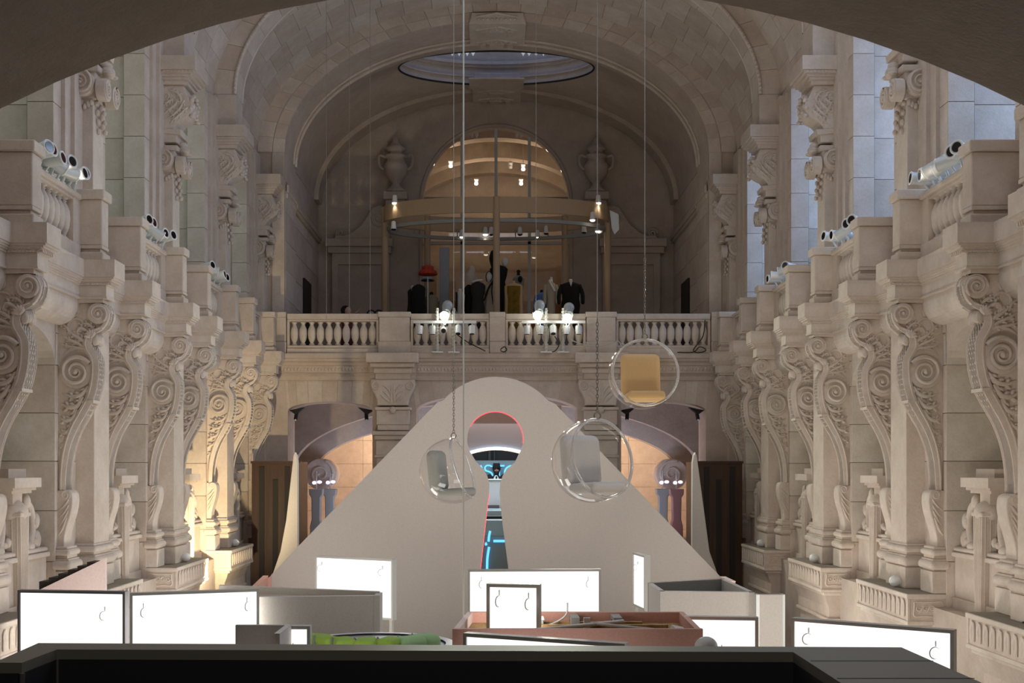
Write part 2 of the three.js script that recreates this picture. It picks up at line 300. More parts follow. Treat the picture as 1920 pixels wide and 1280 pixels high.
  // shell at the neck and beads along the front of the band
  for (let k = 0; k < 7; k++) { const a = -0.12 + k * 0.04; parts.front_ornament.push(ball(s * (5.83 + 0.006 * Math.abs(k - 3)), 1.87 - 0.03 * Math.abs(k - 3) / 3, a, 0.055, 0.085, 0.024, 7, 5)); }
  for (let i = 24; i < 46; i++) for (const zz of [-0.07, 0, 0.07]) { const p = curve[i]; parts.front_ornament.push(ball(s * p[0], p[1], zz + (i % 2 ? 0.02 : -0.02), 0.012, 0.02, 0.02, 5, 4)); }
  for (let i = 1; i < 14; i++) for (const zz of [-0.06, 0.06]) { const p = curve[i]; parts.front_ornament.push(ball(s * p[0], p[1], zz, 0.012, 0.02, 0.022, 5, 4)); }
  for (const zz of [-T + 0.015, T - 0.015]) parts.front_ornament.push(tube(curve.slice(16).map(p => new THREE.Vector3(s * p[0], p[1] + EYE, zz)), 0.015, 50, 5));
  parts.front_ornament.push(box(s * 5.86, s * 5.96, 0.93, 0.97, -0.17, 0.17));
  // small foot scroll under the console
  const f2 = [[6.33, -0.33], [6.24, -0.325], [6.185, -0.36], [6.165, -0.46], [6.17, -0.55], [6.195, -0.68], [6.24, -0.83], [6.28, -1.0], [6.285, -1.15]];
  const c2 = new THREE.CatmullRomCurve3(f2.map(p => new THREE.Vector3(p[0], p[1], 0))).getPoints(26).map(p => [p.x, p.y]);
  parts.foot_scroll = [prismD(X([...c2, [UW + 0.02, -1.15], [UW + 0.02, -0.33]]), -T, T, 0.01, 1)];
  const d2 = new THREE.CylinderGeometry(0.075, 0.075, 2 * T + 0.03, 18); d2.rotateX(Math.PI / 2); d2.translate(s * 6.265, -0.4 + EYE, 0); parts.foot_scroll.push(d2);
  for (const q of [1, -1]) {
    parts.foot_scroll.push(ridge(X(spiral(6.265, -0.4, 0.068, 0.012, 2.4, 1.6, -1)), taper(0.014, 0.008), -q * (T + 0.012), q, 1, 36));
    for (const p of [[[6.22, -0.46], [6.29, -0.56], [6.37, -0.62]], [[6.22, -0.54], [6.29, -0.66], [6.37, -0.74]], [[6.23, -0.62], [6.3, -0.77], [6.37, -0.87]], [[6.25, -0.72], [6.31, -0.88], [6.37, -0.98]]]) parts.foot_scroll.push(ridge(X(p), leafW(0.02), -q * T, q, 1.2, 10));
  }
  const o = {}; for (const k in parts) o[k] = shared(parts[k]); return o;
}
for (const s of [-1, 1]) {
  const geo = consoleGeo(s); let first = null;
  const list = breaks.slice().reverse();                         // counted from the balcony
  list.forEach((d, i) => {
    const label = `carved stone scroll console on the ${sideName(s)} wall, ${ord[i]} from the balcony`;
    if (!first) {
      first = thing('scroll_console', label, 'console', 'carved scroll consoles of the nave');
      for (const k in geo) { const m = part(first, k, geo[k], M.carved); }
      done(first); first.position.z -= d;
    } else copy(first, 0, 0, list[0] - d, label);
  });
}

// ------------------------------------------------------------------ podiums below the piers
for (const s of [-1, 1]) {
  const flute = shared([prismX([[-0.07, -2.15], [0.07, -2.15], [0.07, -1.98], [0.05, -1.92], [0, -1.895], [-0.05, -1.92], [-0.07, -1.98]], s < 0 ? 5.83 * s : 5.815, s < 0 ? -5.815 : 5.83)]);
  const tongue = shared([ball(s * 5.822, -2.03, 0, 0.018, 0.1, 0.03, 8, 6)]);
  PIERS.slice(0, 4).reverse().forEach((dc, i) => {
    const g = thing('pier_podium', `carved stone podium below the ${sideName(s)} wall, ${ord[i]} from the balcony`, 'podium', 'carved podiums of the nave piers');
    part(g, 'top_block', [box(s * 5.84, s * 6.4, -2.2, -1.83, dc - 1.18, dc + 1.18), box(s * 5.83, s * 5.86, -2.2, -1.86, dc - 1.19, dc - 1.13), box(s * 5.83, s * 5.86, -2.2, -1.86, dc + 1.13, dc + 1.19)], M.stone);
    part(g, 'rim', rbox(s * 5.815, s * 6.4, -1.88, -1.815, dc - 1.2, dc + 1.2, 0.012), M.stoneC);
    part(g, 'dusty_top', box(s * 5.84, s * 6.4, -1.815, -1.81, dc - 1.17, dc + 1.17), M.dust);
    part(g, 'lower_moulding', [rbox(s * 5.82, s * 6.4, -2.26, -2.2, dc - 1.2, dc + 1.2, 0.015), rbox(s * 5.87, s * 6.4, -2.32, -2.26, dc - 1.15, dc + 1.15, 0.02)], M.stoneC);
    part(g, 'second_block', prismD([[s * 6.4, -2.32], [s * 5.92, -2.32], [s * 5.95, -2.42], [s * 6.0, -2.55], [s * 6.0, -2.75], [s * 6.4, -2.75]], dc - 1.08, dc + 1.08), M.stoneB);
    part(g, 'second_moulding', rbox(s * 5.96, s * 6.4, -2.8, -2.74, dc - 1.12, dc + 1.12, 0.015), M.stone);
    part(g, 'base_block', [box(s * 6.03, s * 6.4, FLOOR, -2.8, dc - 1.05, dc + 1.05), box(s * 5.99, s * 6.1, -4.1, -3.0, dc - 0.9, dc + 0.9)], M.stone);
    for (let k = 0; k < 11; k++) {
      const m = new THREE.Mesh(flute, M.carved); m.name = 'flute'; m.castShadow = m.receiveShadow = true; m.position.z = -(dc - 1.0 + k * 0.2); g.add(m);
      const n = new THREE.Mesh(tongue, M.carved); n.name = 'tongue'; n.castShadow = n.receiveShadow = true; m.add(n);
    }
    // carved panel on the end that faces the photographer
    const e = dc - 1.18, pan = [];
    pan.push(ridge([[s * 5.93, -1.93], [s * 6.33, -1.93], [s * 6.33, -2.13], [s * 5.93, -2.13], [s * 5.93, -1.93]].flatMap((p, j, a) => j ? [[(p[0] * 2 + a[j - 1][0]) / 3, (p[1] * 2 + a[j - 1][1]) / 3], p] : [p]), () => 0.012, e, 1, 1, 60));
    for (let k = 0; k < 4; k++) { const x = 5.99 + k * 0.095; pan.push(ridge(spiral(s * x, -2.02, 0.045, 0.01, k, 1.2, k % 2 ? 1 : -1), taper(0.012, 0.008), e, 1, 1.2, 18)); pan.push(ridge([[s * x, -2.09], [s * (x + 0.04), -2.06], [s * (x + 0.07), -1.98]], leafW(0.014), e, 1, 1.2, 8)); }
    part(g, 'carved_panel', pan, M.carved);
    done(g);
  });
}

// ------------------------------------------------------------------ pierced screens standing in the bays
for (const s of [-1, 1]) bayDepths.slice().reverse().forEach((dm, i) => {
  const g = thing('bay_screen', `pierced stone screen with oval rings between the ${sideName(s)} piers, ${ord[i]} from the balcony`, 'screen', 'pierced screens in the nave bays');
  part(g, 'low_wall', box(s * 6.5, s * 6.68, -2.0, -1.25, dm - 1.04, dm + 1.04), M.stone);
  part(g, 'coping', [rbox(s * 6.44, s * 6.74, -1.27, -1.2, dm - 1.04, dm + 1.04, 0.02), rbox(s * 6.47, s * 6.7, -1.2, -1.13, dm - 1.04, dm + 1.04, 0.03)], M.carved);
  part(g, 'plinth', box(s * 6.46, s * 6.72, -2.0, -1.85, dm - 1.04, dm + 1.04), M.stone);
  const term = [];
  term.push(prismX([[dm - 0.1, -2.0], [dm + 0.1, -2.0], [dm + 0.15, -0.62], [dm - 0.15, -0.62]], s < 0 ? -6.72 : 6.4, s < 0 ? -6.4 : 6.72));
  part(g, 'term_shaft', term, M.carved);
  const fl = []; for (let k = -2; k <= 2; k++) fl.push(rod(W(s * 6.4, -0.66, dm + k * 0.05), W(s * 6.4, -1.95, dm + k * 0.036), 0.012, 5));
  for (let k = 0; k < 4; k++) fl.push(rod(W(s * (6.45 + k * 0.07), -0.66, dm - 0.145), W(s * (6.45 + k * 0.07), -1.95, dm - 0.102), 0.012, 5));
  part(g, 'fluting', fl, M.carved);
  part(g, 'term_head', [ball(s * 6.56, -0.6, dm, 0.2, 0.16, 0.2, 14, 10), rbox(s * 6.38, s * 6.74, -0.66, -0.6, dm - 0.18, dm + 0.18, 0.02)], M.carved);
  part(g, 'crown_cornice', [box(s * 6.35, s * 6.9, -0.27, -0.14, dm - 0.46, dm + 0.46), box(s * 6.4, s * 6.85, -0.31, -0.27, dm - 0.4, dm + 0.4), box(s * 6.44, s * 6.82, -0.35, -0.31, dm - 0.34, dm + 0.34), box(s * 6.5, s * 6.8, -0.5, -0.35, dm - 0.16, dm + 0.16)], M.stone);
  part(g, 'crown_block', box(s * 6.5, s * 6.85, -0.14, -0.02, dm - 0.3, dm + 0.3), M.stoneB);
  for (const q of [-1, 1]) {
    const c = dm + q * 0.52, pts = []; for (let k = 0; k < 20; k++) { const a = k / 20 * 2 * Math.PI; pts.push(W(s * 6.58, -0.8 + 0.29 * Math.sin(a), c + 0.2 * Math.cos(a))); }
    const r = part(g, 'oval_ring', [tube(pts, 0.055, 40, 8, true)], M.carved);
    const orn = [ball(s * 6.55, -0.47, c - q * 0.1, 0.06, 0.1, 0.09), ball(s * 6.55, -1.1, c, 0.07, 0.07, 0.16), ball(s * 6.55, -0.75, c + q * 0.24, 0.06, 0.12, 0.07), ball(s * 6.55, -1.02, c + q * 0.28, 0.05, 0.14, 0.12)];
    for (let k = 0; k < 6; k++) orn.push(ball(s * 6.54, -1.08 + 0.1 * Math.sin(k * 1.7), c - 0.3 + k * 0.12, 0.05, 0.05 + 0.02 * (k % 2), 0.05, 7, 5));
    part(g, 'foliage', orn, M.carved);
  }
  done(g);
});

// ------------------------------------------------------------------ upper order: shaft, capital, bracket, impost slab
for (const s of [-1, 1]) {
  let first = null;
  PIERS.slice().reverse().forEach((dc, i) => {
    const label = `carved bracket column with ionic volutes high on the ${sideName(s)} wall, ${ord[i]} from the balcony`;
    if (first) { copy(first, 0, 0, PIERS[4] - dc, label); return; }
    const g = first = thing('bracket_column', label, 'column', 'bracket columns of the upper storey');
    part(g, 'shaft', rbox(s * 6.14, s * 6.4, ENT, 5.6, dc - 0.28, dc + 0.2, 0.012), M.stoneC);
    part(g, 'column_base', [rbox(s * 6.08, s * 6.4, ENT, ENT + 0.16, dc - 0.34, dc + 0.26, 0.02), rbox(s * 6.11, s * 6.4, ENT + 0.16, ENT + 0.26, dc - 0.31, dc + 0.23, 0.03)], M.stone);
    const cap = [rbox(s * 6.04, s * 6.42, 5.96, 6.06, dc - 0.34, dc + 0.26, 0.02), rbox(s * 6.1, s * 6.42, 5.55, 5.98, dc - 0.3, dc + 0.22, 0.03)];
    part(g, 'capital', cap, M.carved);
    for (const [z, q] of [[dc - 0.36, 1], [dc + 0.28, -1]]) {
      const dr = new THREE.CylinderGeometry(0.2, 0.2, 0.12, 24); dr.rotateX(Math.PI / 2); dr.translate(s * 6.29, 5.77 + EYE, -z);
      part(g, 'volute', [dr, ridge(spiral(s * 6.29, 5.77, 0.185, 0.02, 1.2, 2.4, s), taper(0.02, 0.012), z - q * 0.06, q, 2, 70), ball(s * 6.29, 5.77, z - q * 0.06, 0.03)], M.carved);
    }
    for (const q of [-1, 1]) { const z = dc - 0.04 + q * 0.2, dr = new THREE.CylinderGeometry(0.17, 0.17, 0.14, 20); dr.rotateZ(Math.PI / 2); dr.translate(s * 6.0, 5.7 + EYE, -z);
      const sp = spiral(0, 0, 0.15, 0.02, 1.5, 2.2, q, 1, 30).map(p => new THREE.Vector3(s * 5.925, 5.7 + EYE + p[1], -z + p[0]));
      part(g, 'front_volute', [dr, tube(sp, 0.02, 40, 5), ball(s * 5.92, 5.7, z, 0.03)], M.carved); }
    const orn = [ball(s * 6.0, 6.02, dc - 0.04, 0.12, 0.1, 0.12), ball(s * 5.96, 5.98, dc - 0.14, 0.09, 0.035, 0.07), ball(s * 5.96, 5.98, dc + 0.06, 0.09, 0.035, 0.07), ball(s * 6.02, 6.12, dc - 0.04, 0.1, 0.07, 0.09)];
    for (let k = 0; k < 10; k++) orn.push(ball(s * (6.1 + 0.02 * Math.cos(k * 2.1)), 5.52 - 0.045 * k, dc - 0.2 + 0.34 * ((k * 0.37) % 1), 0.04, 0.05, 0.04, 7, 5));
    for (let k = 0; k < 5; k++) orn.push(ball(s * (6.16 + 0.05 * k), 5.5 - 0.03 * (k % 3), dc - 0.3, 0.035, 0.05, 0.03, 7, 5));
    part(g, 'garland', orn, M.carved);
    part(g, 'abutment', [rbox(s * 6.06, s * 6.45, 6.12, 6.3, dc - 0.3, dc + 0.22, 0.02), prismD([[s * 6.45, 6.3], [s * 6.0, 6.26], [s * 5.98, 6.36], [s * 6.45, 6.38]], dc - 0.32, dc + 0.24)], M.stone);
    // inverted bracket
    const br = [[6.45, 6.36], [6.12, 6.36], [6.09, 6.44], [6.02, 6.52], [5.9, 6.58], [5.8, 6.66], [5.76, 6.78], [5.78, 6.9], [5.86, 7.0], [5.9, 7.1], [5.94, 7.2], [6.45, 7.2]];
    part(g, 'bracket', prismD(br.map(p => [s * p[0], p[1]]), dc - 0.3, dc + 0.22, 0.02, 2), M.carved);
    const lf = [ridge(spiral(s * 6.28, 7.0, 0.1, 0.015, 3.4, 1.5, -s), taper(0.022, 0.012), dc - 0.3, 1, 1, 30)];
    for (const p of [[[6.2, 7.1], [6.05, 7.05], [5.98, 6.9], [6.05, 6.78]], [[6.02, 6.95], [6.1, 6.82], [6.2, 6.74], [6.3, 6.66]], [[5.92, 6.92], [6.0, 6.76], [6.12, 6.64], [6.26, 6.56]], [[5.86, 6.78], [5.98, 6.66], [6.1, 6.56], [6.2, 6.46]], [[6.12, 6.94], [6.22, 6.88], [6.32, 6.8]]]) lf.push(...leaf(p.map(q => [s * q[0], q[1]]), 0.032, dc - 0.3, 1, 1.3));
    for (let k = 0; k < 9; k++) lf.push(ball(s * (5.78 + 0.02 * (k % 2)), 6.62 + 0.05 * k, dc - 0.28 + 0.06 * (k % 3), 0.05, 0.045, 0.05, 7, 5), ball(s * (5.78 + 0.02 * (k % 2)), 6.62 + 0.05 * k, dc + 0.18 - 0.06 * (k % 3), 0.05, 0.045, 0.05, 7, 5));
    part(g, 'acanthus', lf, M.carved);
    const sl = (h0, h1, u, z) => box(s * u, s * 6.5, h0, h1, dc - 0.04 - z, dc - 0.04 + z);
    part(g, 'impost_slab', [sl(7.42, 7.68, 5.66, 0.5), sl(7.37, 7.42, 5.7, 0.47), sl(7.32, 7.37, 5.76, 0.43), sl(7.27, 7.32, 5.82, 0.39), sl(7.2, 7.27, 5.86, 0.35)], M.stone);
    const den = []; for (let k = 0; k < 10; k++) den.push(box(s * (5.74 + k * 0.07), s * (5.78 + k * 0.07), 7.375, 7.41, dc - 0.525, dc - 0.5));
    const dm = part(g, 'dentils', den, M.carved); dm.userData.kind = 'stuff';
    done(g);
  });
}

// ------------------------------------------------------------------ vault, ribs
function arcPts(a, b, h0, n, t0 = 0, t1 = Math.PI) { const o = []; for (let i = 0; i <= n; i++) { const t = t0 + (t1 - t0) * i / n; o.push([a * Math.cos(t), h0 + b * Math.sin(t)]); } return o; }
const ringPrism = (a0, b0, a1, b1, h0, d0, d1, n, t0, t1) => prismD([...arcPts(a0, b0, h0, n, t0, t1), ...arcPts(a1, b1, h0, n, t0, t1).reverse()], d0, d1);
{
  const c = structure('ceiling');
  part(c, 'vault_shell', ringPrism(6.46, 4.11, 6.9, 4.6, SPRING - 0.1, 6, 33.6, 40, 0, Math.PI), M.joint);
  part(c, 'near_vault', ringPrism(6.4, 4.05, 6.46, 4.11, SPRING - 0.1, 6, 18.7, 48, 0, Math.PI), M.stoneC);
  for (const [d0, d1, n] of [[18.7, 22.45, 4], [23.15, 26.95, 4], [27.65, 31.95, 4]]) {
    const NB = 26; for (let j = 0; j < n; j++) {
      const e0 = d0 + (d1 - d0) * j / n, e1 = d0 + (d1 - d0) * (j + 1) / n;
      for (let i = 0; i < NB; i++) {
        const sh = (j % 2) * 0.5, t0 = Math.PI * (i + sh * 0.5) / NB, t1 = Math.PI * Math.min(NB, i + 1 + sh * 0.5) / NB;
        if (t1 - t0 < 0.03) continue;
        part(c, 'vault_stone', ringPrism(6.4, 4.05, 6.47, 4.12, SPRING - 0.1, e0 + 0.004, e1 - 0.004, 3, t0 + 0.0008, t1 - 0.0008), tones[(i * 7 + j * 5) % 3]);
      }
    }
  }
  PIERS.slice(0, 4).forEach(dc => {
    const NB = 22; part(c, 'rib_core', ringPrism(5.93, 3.74, 6.45, 4.1, SPRING, dc - 0.33, dc + 0.33, 40, 0, Math.PI), M.joint);
    for (let i = 0; i < NB; i++) part(c, 'rib_stone', ringPrism(5.9, 3.7, 6.42, 4.07, SPRING, dc - 0.36, dc + 0.36, 3, Math.PI * i / NB + 0.001, Math.PI * (i + 1) / NB - 0.001), tones[(i * 5) % 3]);
    for (const s of [-1, 1]) part(c, 'rib_foot', rbox(s * 5.9, s * 6.45, 7.68, SPRING, dc - 0.36, dc + 0.36, 0.008), M.stone);
    const beads = []; for (const z of [dc - 0.36, dc + 0.36]) { beads.push(tube(arcPts(5.93, 3.73, SPRING, 30).map(p => W(p[0], p[1], z)), 0.05, 80, 6)); for (let i = 0; i < 120; i++) { const t = Math.PI * (i + 0.5) / 120; beads.push(ball(5.92 * Math.cos(t), SPRING + 3.72 * Math.sin(t), z + (z < dc ? -0.05 : 0.05), 0.035, 0.035, 0.03, 5, 4)); } }
    const bm = part(c, 'bead_moulding', beads, M.carved);
  });
}

// added fill light, unseen in the near vault crown, built as a glazed panel
{ const g = structure('window_' + (++windowNo));
  part(g, 'pane', box(-2.4, 2.4, 11.86, 11.88, 8, 17), glow(0xe8eeff, 0.8));
  const fr = []; for (const x of [-2.4, -0.8, 0.8, 2.4]) fr.push(box(x - 0.05, x + 0.05, 11.84, 11.95, 8, 17)); for (const d of [8, 11, 14, 17]) fr.push(box(-2.4, 2.4, 11.84, 11.95, d - 0.05, d + 0.05));
  part(g, 'window_frame', fr, M.frame);
  rectLight(4.6, 8.8, 0xeef1ff, LIGHT.crownFill, W(0, 11.82, 12.5), W(0, 0, 12.501)); }

// added cool fill lights, unseen in the right vault haunch, built as glazed openings
[11.5, 16.05, 20.55].forEach(d => {
  const g = structure('window_' + (++windowNo)), c = W(5.52, 10.0, d), rot = new THREE.Matrix4().makeRotationZ(0.62), put = o => { o.applyMatrix4(rot); o.translate(c.x, c.y, c.z); return o; };
  part(g, 'pane', put(new THREE.BoxGeometry(0.02, 1.3, 1.9)), glow(0xcfe0ff, 1.0));
  part(g, 'window_frame', [-0.95, -0.32, 0.32, 0.95].map(z => put(new THREE.BoxGeometry(0.08, 1.36, 0.06).translate(0, 0, z))).concat([-0.66, 0, 0.66].map(y => put(new THREE.BoxGeometry(0.08, 0.06, 1.96).translate(0, y, 0)))), M.frame);
  const n = new THREE.Vector3(-1, 0, 0).applyMatrix4(rot); rectLight(1.8, 1.2, 0xc4dafc, LIGHT.haunchFill, c.clone().addScaledVector(n, 0.07), c.clone().add(n));
});

// ------------------------------------------------------------------ far wall: lower arcade, balcony, great arch
{
  const w = structure('wall_far');
  const sh = shapeOf([[-6.5, FLOOR], [6.5, FLOOR], [6.5, ENT], [-6.5, ENT]]);
  const hole = (x0, x1, rise) => { const p = new THREE.Path(); p.moveTo(x0, FLOOR + 0.01); p.lineTo(x1, FLOOR + 0.01); p.lineTo(x1, 1.5); const cx = (x0 + x1) / 2, a = (x1 - x0) / 2; p.absellipse(cx, 1.5, a, rise, 0, Math.PI, false); p.lineTo(x0, FLOOR + 0.01); sh.holes.push(p); };
  hole(-5.53, -3.29, 0.24); hole(-2.13, 2.13, 0.45); hole(3.29, 5.53, 0.24);
  part(w, 'arcade_wall', prismD(sh, FAC, FAC + 0.9), M.stoneB);
  // voussoirs framing the side arches
  for (const [xc, a, rise] of [[-4.41, 1.12, 0.24], [4.41, 1.12, 0.24], [0, 2.13, 0.45]]) for (let i = 0; i < 9; i++) {
    const t0 = Math.PI * i / 9 + 0.006, t1 = Math.PI * (i + 1) / 9 - 0.006, lo = arcPts(a, rise, 1.5, 2, t0, t1), top = 2.3;
    const f = p => [xc + (p[0]) * (1 + 0.06), top];
    part(w, 'voussoir', prismD([...lo.map(p => [xc + p[0], p[1]]), f(lo[2]), f(lo[0])], FAC - 0.012, FAC + 0.1), tones[i % 3]);
  }
  // great arch
  const up = shapeOf([[-6.7, ENT], [6.7, ENT], [6.7, 13.3], [-6.7, 13.3]]), p = new THREE.Path();
  p.moveTo(-5.67, ENT + 0.001); p.lineTo(5.67, ENT + 0.001); p.lineTo(5.67, SPRING); p.absellipse(0, SPRING, 5.67, 3.51, 0, Math.PI, false); p.lineTo(-5.67, ENT + 0.001); up.holes.push(p);
  part(w, 'arch_wall', prismD(up, 31.95, 33.7), M.stoneB);
  const NV = 30;
  for (let i = 0; i < NV; i++) {
    const t0 = Math.PI * i / NV + 0.0007, t1 = Math.PI * (i + 1) / NV - 0.0007;
    part(w, 'voussoir', ringPrism(5.67, 3.51, 5.98, 3.74, SPRING, 31.9, 32.1, 3, t0, t1), tones[i % 3]);
    part(w, 'voussoir', ringPrism(5.99, 3.745, 6.38, 4.0, SPRING, 31.84, 32.1, 3, t0, t1), tones[(i + 1) % 3]);
  }
  for (const s of [-1, 1]) {
    part(w, 'arch_jamb', [rbox(s * 5.67, s * 6.0, ENT, SPRING, 31.9, 32.0, 0.008)], M.stone);
    part(w, 'impost', [rbox(s * 5.6, s * 6.2, 7.4, 7.62, 32.2, 33.75, 0.02), rbox(s * 5.63, s * 6.2, 7.25, 7.4, 32.2, 33.75, 0.02)], M.stone);
    for (let k = 0; k < 7; k++) part(w, 'jamb_stone', rbox(s * 5.66, s * 6.0, ENT + k * 0.776, ENT + (k + 1) * 0.776 - 0.008, 32.02, 33.72, 0.008), tones[k % 3]);
  }
  const soff = []; soff.push(tube(arcPts(5.64, 3.48, SPRING, 40).map(q => W(q[0], q[1], 33.5)), 0.06, 90, 6), tube(arcPts(5.64, 3.48, SPRING, 40).map(q => W(q[0], q[1], 33.2)), 0.04, 90, 6));
  part(w, 'soffit_moulding', soff, M.stone);
}
// entablature of the balcony front
{
  const t = structure('trim_3');
  const pf = o => [[31.95, ENT], [31.2 - o, ENT], [31.2 - o, 2.86], [31.24 - o, 2.84], [31.26 - o, 2.78], [31.33 - o, 2.75], [31.36 - o, 2.68], [31.4 - o, 2.66], [31.42 - o, 2.5], [31.4 - o, 2.48], [31.46 - o, 2.44], [31.5 - o, 2.4], [31.52 - o, 2.3], [31.95, 2.3]];
  part(t, 'cornice', prismX(pf(0), -5.98, 5.98), M.stoneB);
  for (const x of [-2.72, 2.72]) part(t, 'cornice_break', [prismX(pf(0.22), x - 0.6, x + 0.6)], M.stoneB);
  const orn = []; for (let i = 0; i < 130; i++) { const x = -5.85 + i * 0.09; if (Math.abs(Math.abs(x) - 2.72) > 0.62) orn.push(ball(x, 2.58, 31.41, 0.034, 0.05, 0.03, 5, 4)); }
  const o = part(t, 'leaf_band', orn, M.carved); o.userData.kind = 'stuff';
  // floor slab of the tribune
  part(t, 'balcony_slab', box(-6.5, 6.5, 2.4, ENT, 31.9, 46.5), M.stoneShaded);
}
// scrolled capitals on the two arcade piers
for (const s of [-1, 1]) {
  const x = s * 2.72, g = thing('pier_capital', `scrolled stone capital on the ${sideName(s)} arcade pier under the balcony`, 'capital', 'pier capitals under the balcony');
  part(g, 'abacus', [rbox(x - 0.68, x + 0.68, 2.72, 2.97, 30.92, 31.7, 0.02), rbox(x - 0.58, x + 0.58, 2.6, 2.72, 31.02, 31.7, 0.03), rbox(x - 0.5, x + 0.5, 2.45, 2.6, 31.12, 31.7, 0.03)], M.stone);
  part(g, 'neck_block', rbox(x - 0.45, x + 0.45, 2.3, 2.46, 31.18, 31.7, 0.015), M.stoneB);
  const prof = [[-0.57, 2.3], [-0.585, 2.18], [-0.56, 2.05], [-0.48, 1.93], [-0.42, 1.8], [-0.4, 1.62], [0.4, 1.62], [0.42, 1.8], [0.48, 1.93], [0.56, 2.05], [0.585, 2.18], [0.57, 2.3]].map(p => [x + p[0], p[1]]);
  part(g, 'bell', prismD(prof, 31.2, 31.7, 0.03, 2), M.carved);
  for (const q of [-1, 1]) {
    part(g, 'volute', ridge(spiral(x + q * 0.43, 2.13, 0.13, 0.02, 1.5, 1.9, -q), taper(0.03, 0.014), 31.2, 1, 1, 44), M.carved);
    part(g, 'acanthus', [[[0.08, 1.7], [0.2, 1.8], [0.34, 1.92]], [[0.06, 1.78], [0.16, 1.92], [0.28, 2.0]], [[0.04, 1.86], [0.1, 2.02], [0.2, 2.12], [0.3, 2.14]], [[0.05, 1.68], [0.03, 1.9], [0.02, 2.2]]].map(p => ridge(p.map(v => [x + q * v[0], v[1]]), leafW(0.035), 31.2, 1, 1, 12)), M.carved);
  }
  part(g, 'necking', [rbox(x - 0.47, x + 0.47, 1.5, 1.58, 31.2, 31.7, 0.02), rbox(x - 0.43, x + 0.43, 1.12, 1.5, 31.25, 31.7, 0.015), rbox(x - 0.41, x + 0.41, 0.97, 1.12, 31.28, 31.7, 0.02), ball(x, 1.5, 31.2, 0.09, 0.09, 0.05)], M.carved);
  part(g, 'shaft_cap', [rbox(x - 0.54, x + 0.54, 0.84, 0.95, 31.15, 31.7, 0.02), rbox(x - 0.49, x + 0.49, 0.72, 0.84, 31.2, 31.7, 0.03), rbox(x - 0.45, x + 0.45, 0.32, 0.72, 31.28, 31.7, 0.02), rbox(x - 0.48, x + 0.48, 0.26, 0.32, 31.25, 31.7, 0.015)], M.stone);
  part(g, 'shaft', rbox(x - 0.44, x + 0.44, FLOOR, 0.26, 31.3, 31.7, 0.015), M.stoneB);
  done(g);
}

// ------------------------------------------------------------------ balustrades
const balProf = [[0.001, 0], [0.075, 0], [0.075, 0.05], [0.05, 0.065], [0.045, 0.09], [0.068, 0.13], [0.096, 0.21], [0.107, 0.32], [0.1, 0.43], [0.062, 0.515], [0.042, 0.545], [0.06, 0.56], [0.04, 0.58], [0.075, 0.6], [0.075, 0.64], [0.001, 0.64]];
const balGeo = shared(new THREE.LatheGeometry(balProf.map(p => V2(p[0], p[1])), 12));
function baluster(g, x, h, d) { const m = new THREE.Mesh(balGeo, M.stoneC); m.name = 'baluster'; m.castShadow = m.receiveShadow = true; m.position.copy(W(x, h, d)); g.add(m); }
function pedestal(g, x0, x1, d0, d1, h0 = ENT, h1 = 4.0) {
  const e = (n, a, b, o) => part(g, n, rbox(Math.min(x0, x1) - o, Math.max(x0, x1) + o, a, b, d0 - o, d1 + o, Math.min(0.02, (b - a) / 2.3)), M.stone);
  e('pedestal', h0 + 0.22, h1 - 0.14, 0); e('pedestal_cap', h1 - 0.14, h1, 0.04);
  part(g, 'pedestal_base', [rbox(Math.min(x0, x1) - 0.005, Math.max(x0, x1) + 0.005, h0 + 0.17, h0 + 0.22, d0 - 0.005, d1 + 0.005, 0.01), rbox(Math.min(x0, x1) + 0.03, Math.max(x0, x1) - 0.03, h0 + 0.12, h0 + 0.17, d0 + 0.03, d1 - 0.03, 0.01), rbox(Math.min(x0, x1) - 0.02, Math.max(x0, x1) + 0.02, h0, h0 + 0.12, d0 - 0.02, d1 + 0.02, 0.02)], M.stone);
}
for (const s of [-1, 1]) [PIERS[0] - 3.2, ...PIERS.slice(0, 4).map(d => d + 1.0)].reverse().forEach((dn, i) => {
  // each length runs over one bay, from the far pedestal of one pier to the near pedestal of the next
  const g = thing('gallery_balustrade', `stone balustrade length with two pedestals along the ${sideName(s)} gallery, ${ord[i]} from the balcony`, 'balustrade', 'side gallery balustrades');
  const d0 = dn - 0.05, d1 = d0 + 2.6, u0 = 6.04, u1 = 6.32;
  const near = d0, far = d1;
  pedestal(g, s * 5.74, s * 6.36, near - 0.15, near + 0.15); pedestal(g, s * 5.74, s * 6.36, far - 0.15, far + 0.15);
  part(g, 'plinth', rbox(s * u0, s * u1, ENT, 3.2, near + 0.15, far - 0.15, 0.015), M.stone);
  part(g, 'rail', [rbox(s * (u0 - 0.02), s * (u1 + 0.02), 3.84, 3.92, near + 0.15, far - 0.15, 0.02), rbox(s * (u0 + 0.02), s * (u1 - 0.02), 3.8, 3.85, near + 0.15, far - 0.15, 0.01)], M.stone);
  for (const z of [near + 0.15, far - 0.43]) part(g, 'half_pier', box(s * (u0 + 0.015), s * u1, 3.2, 3.84, z, z + 0.28), M.stone);
  for (let k = 0; k < 9; k++) baluster(g, s * 6.18, 3.19, near + 0.5 + k * (far - near - 1.0) / 8);
  done(g);
});
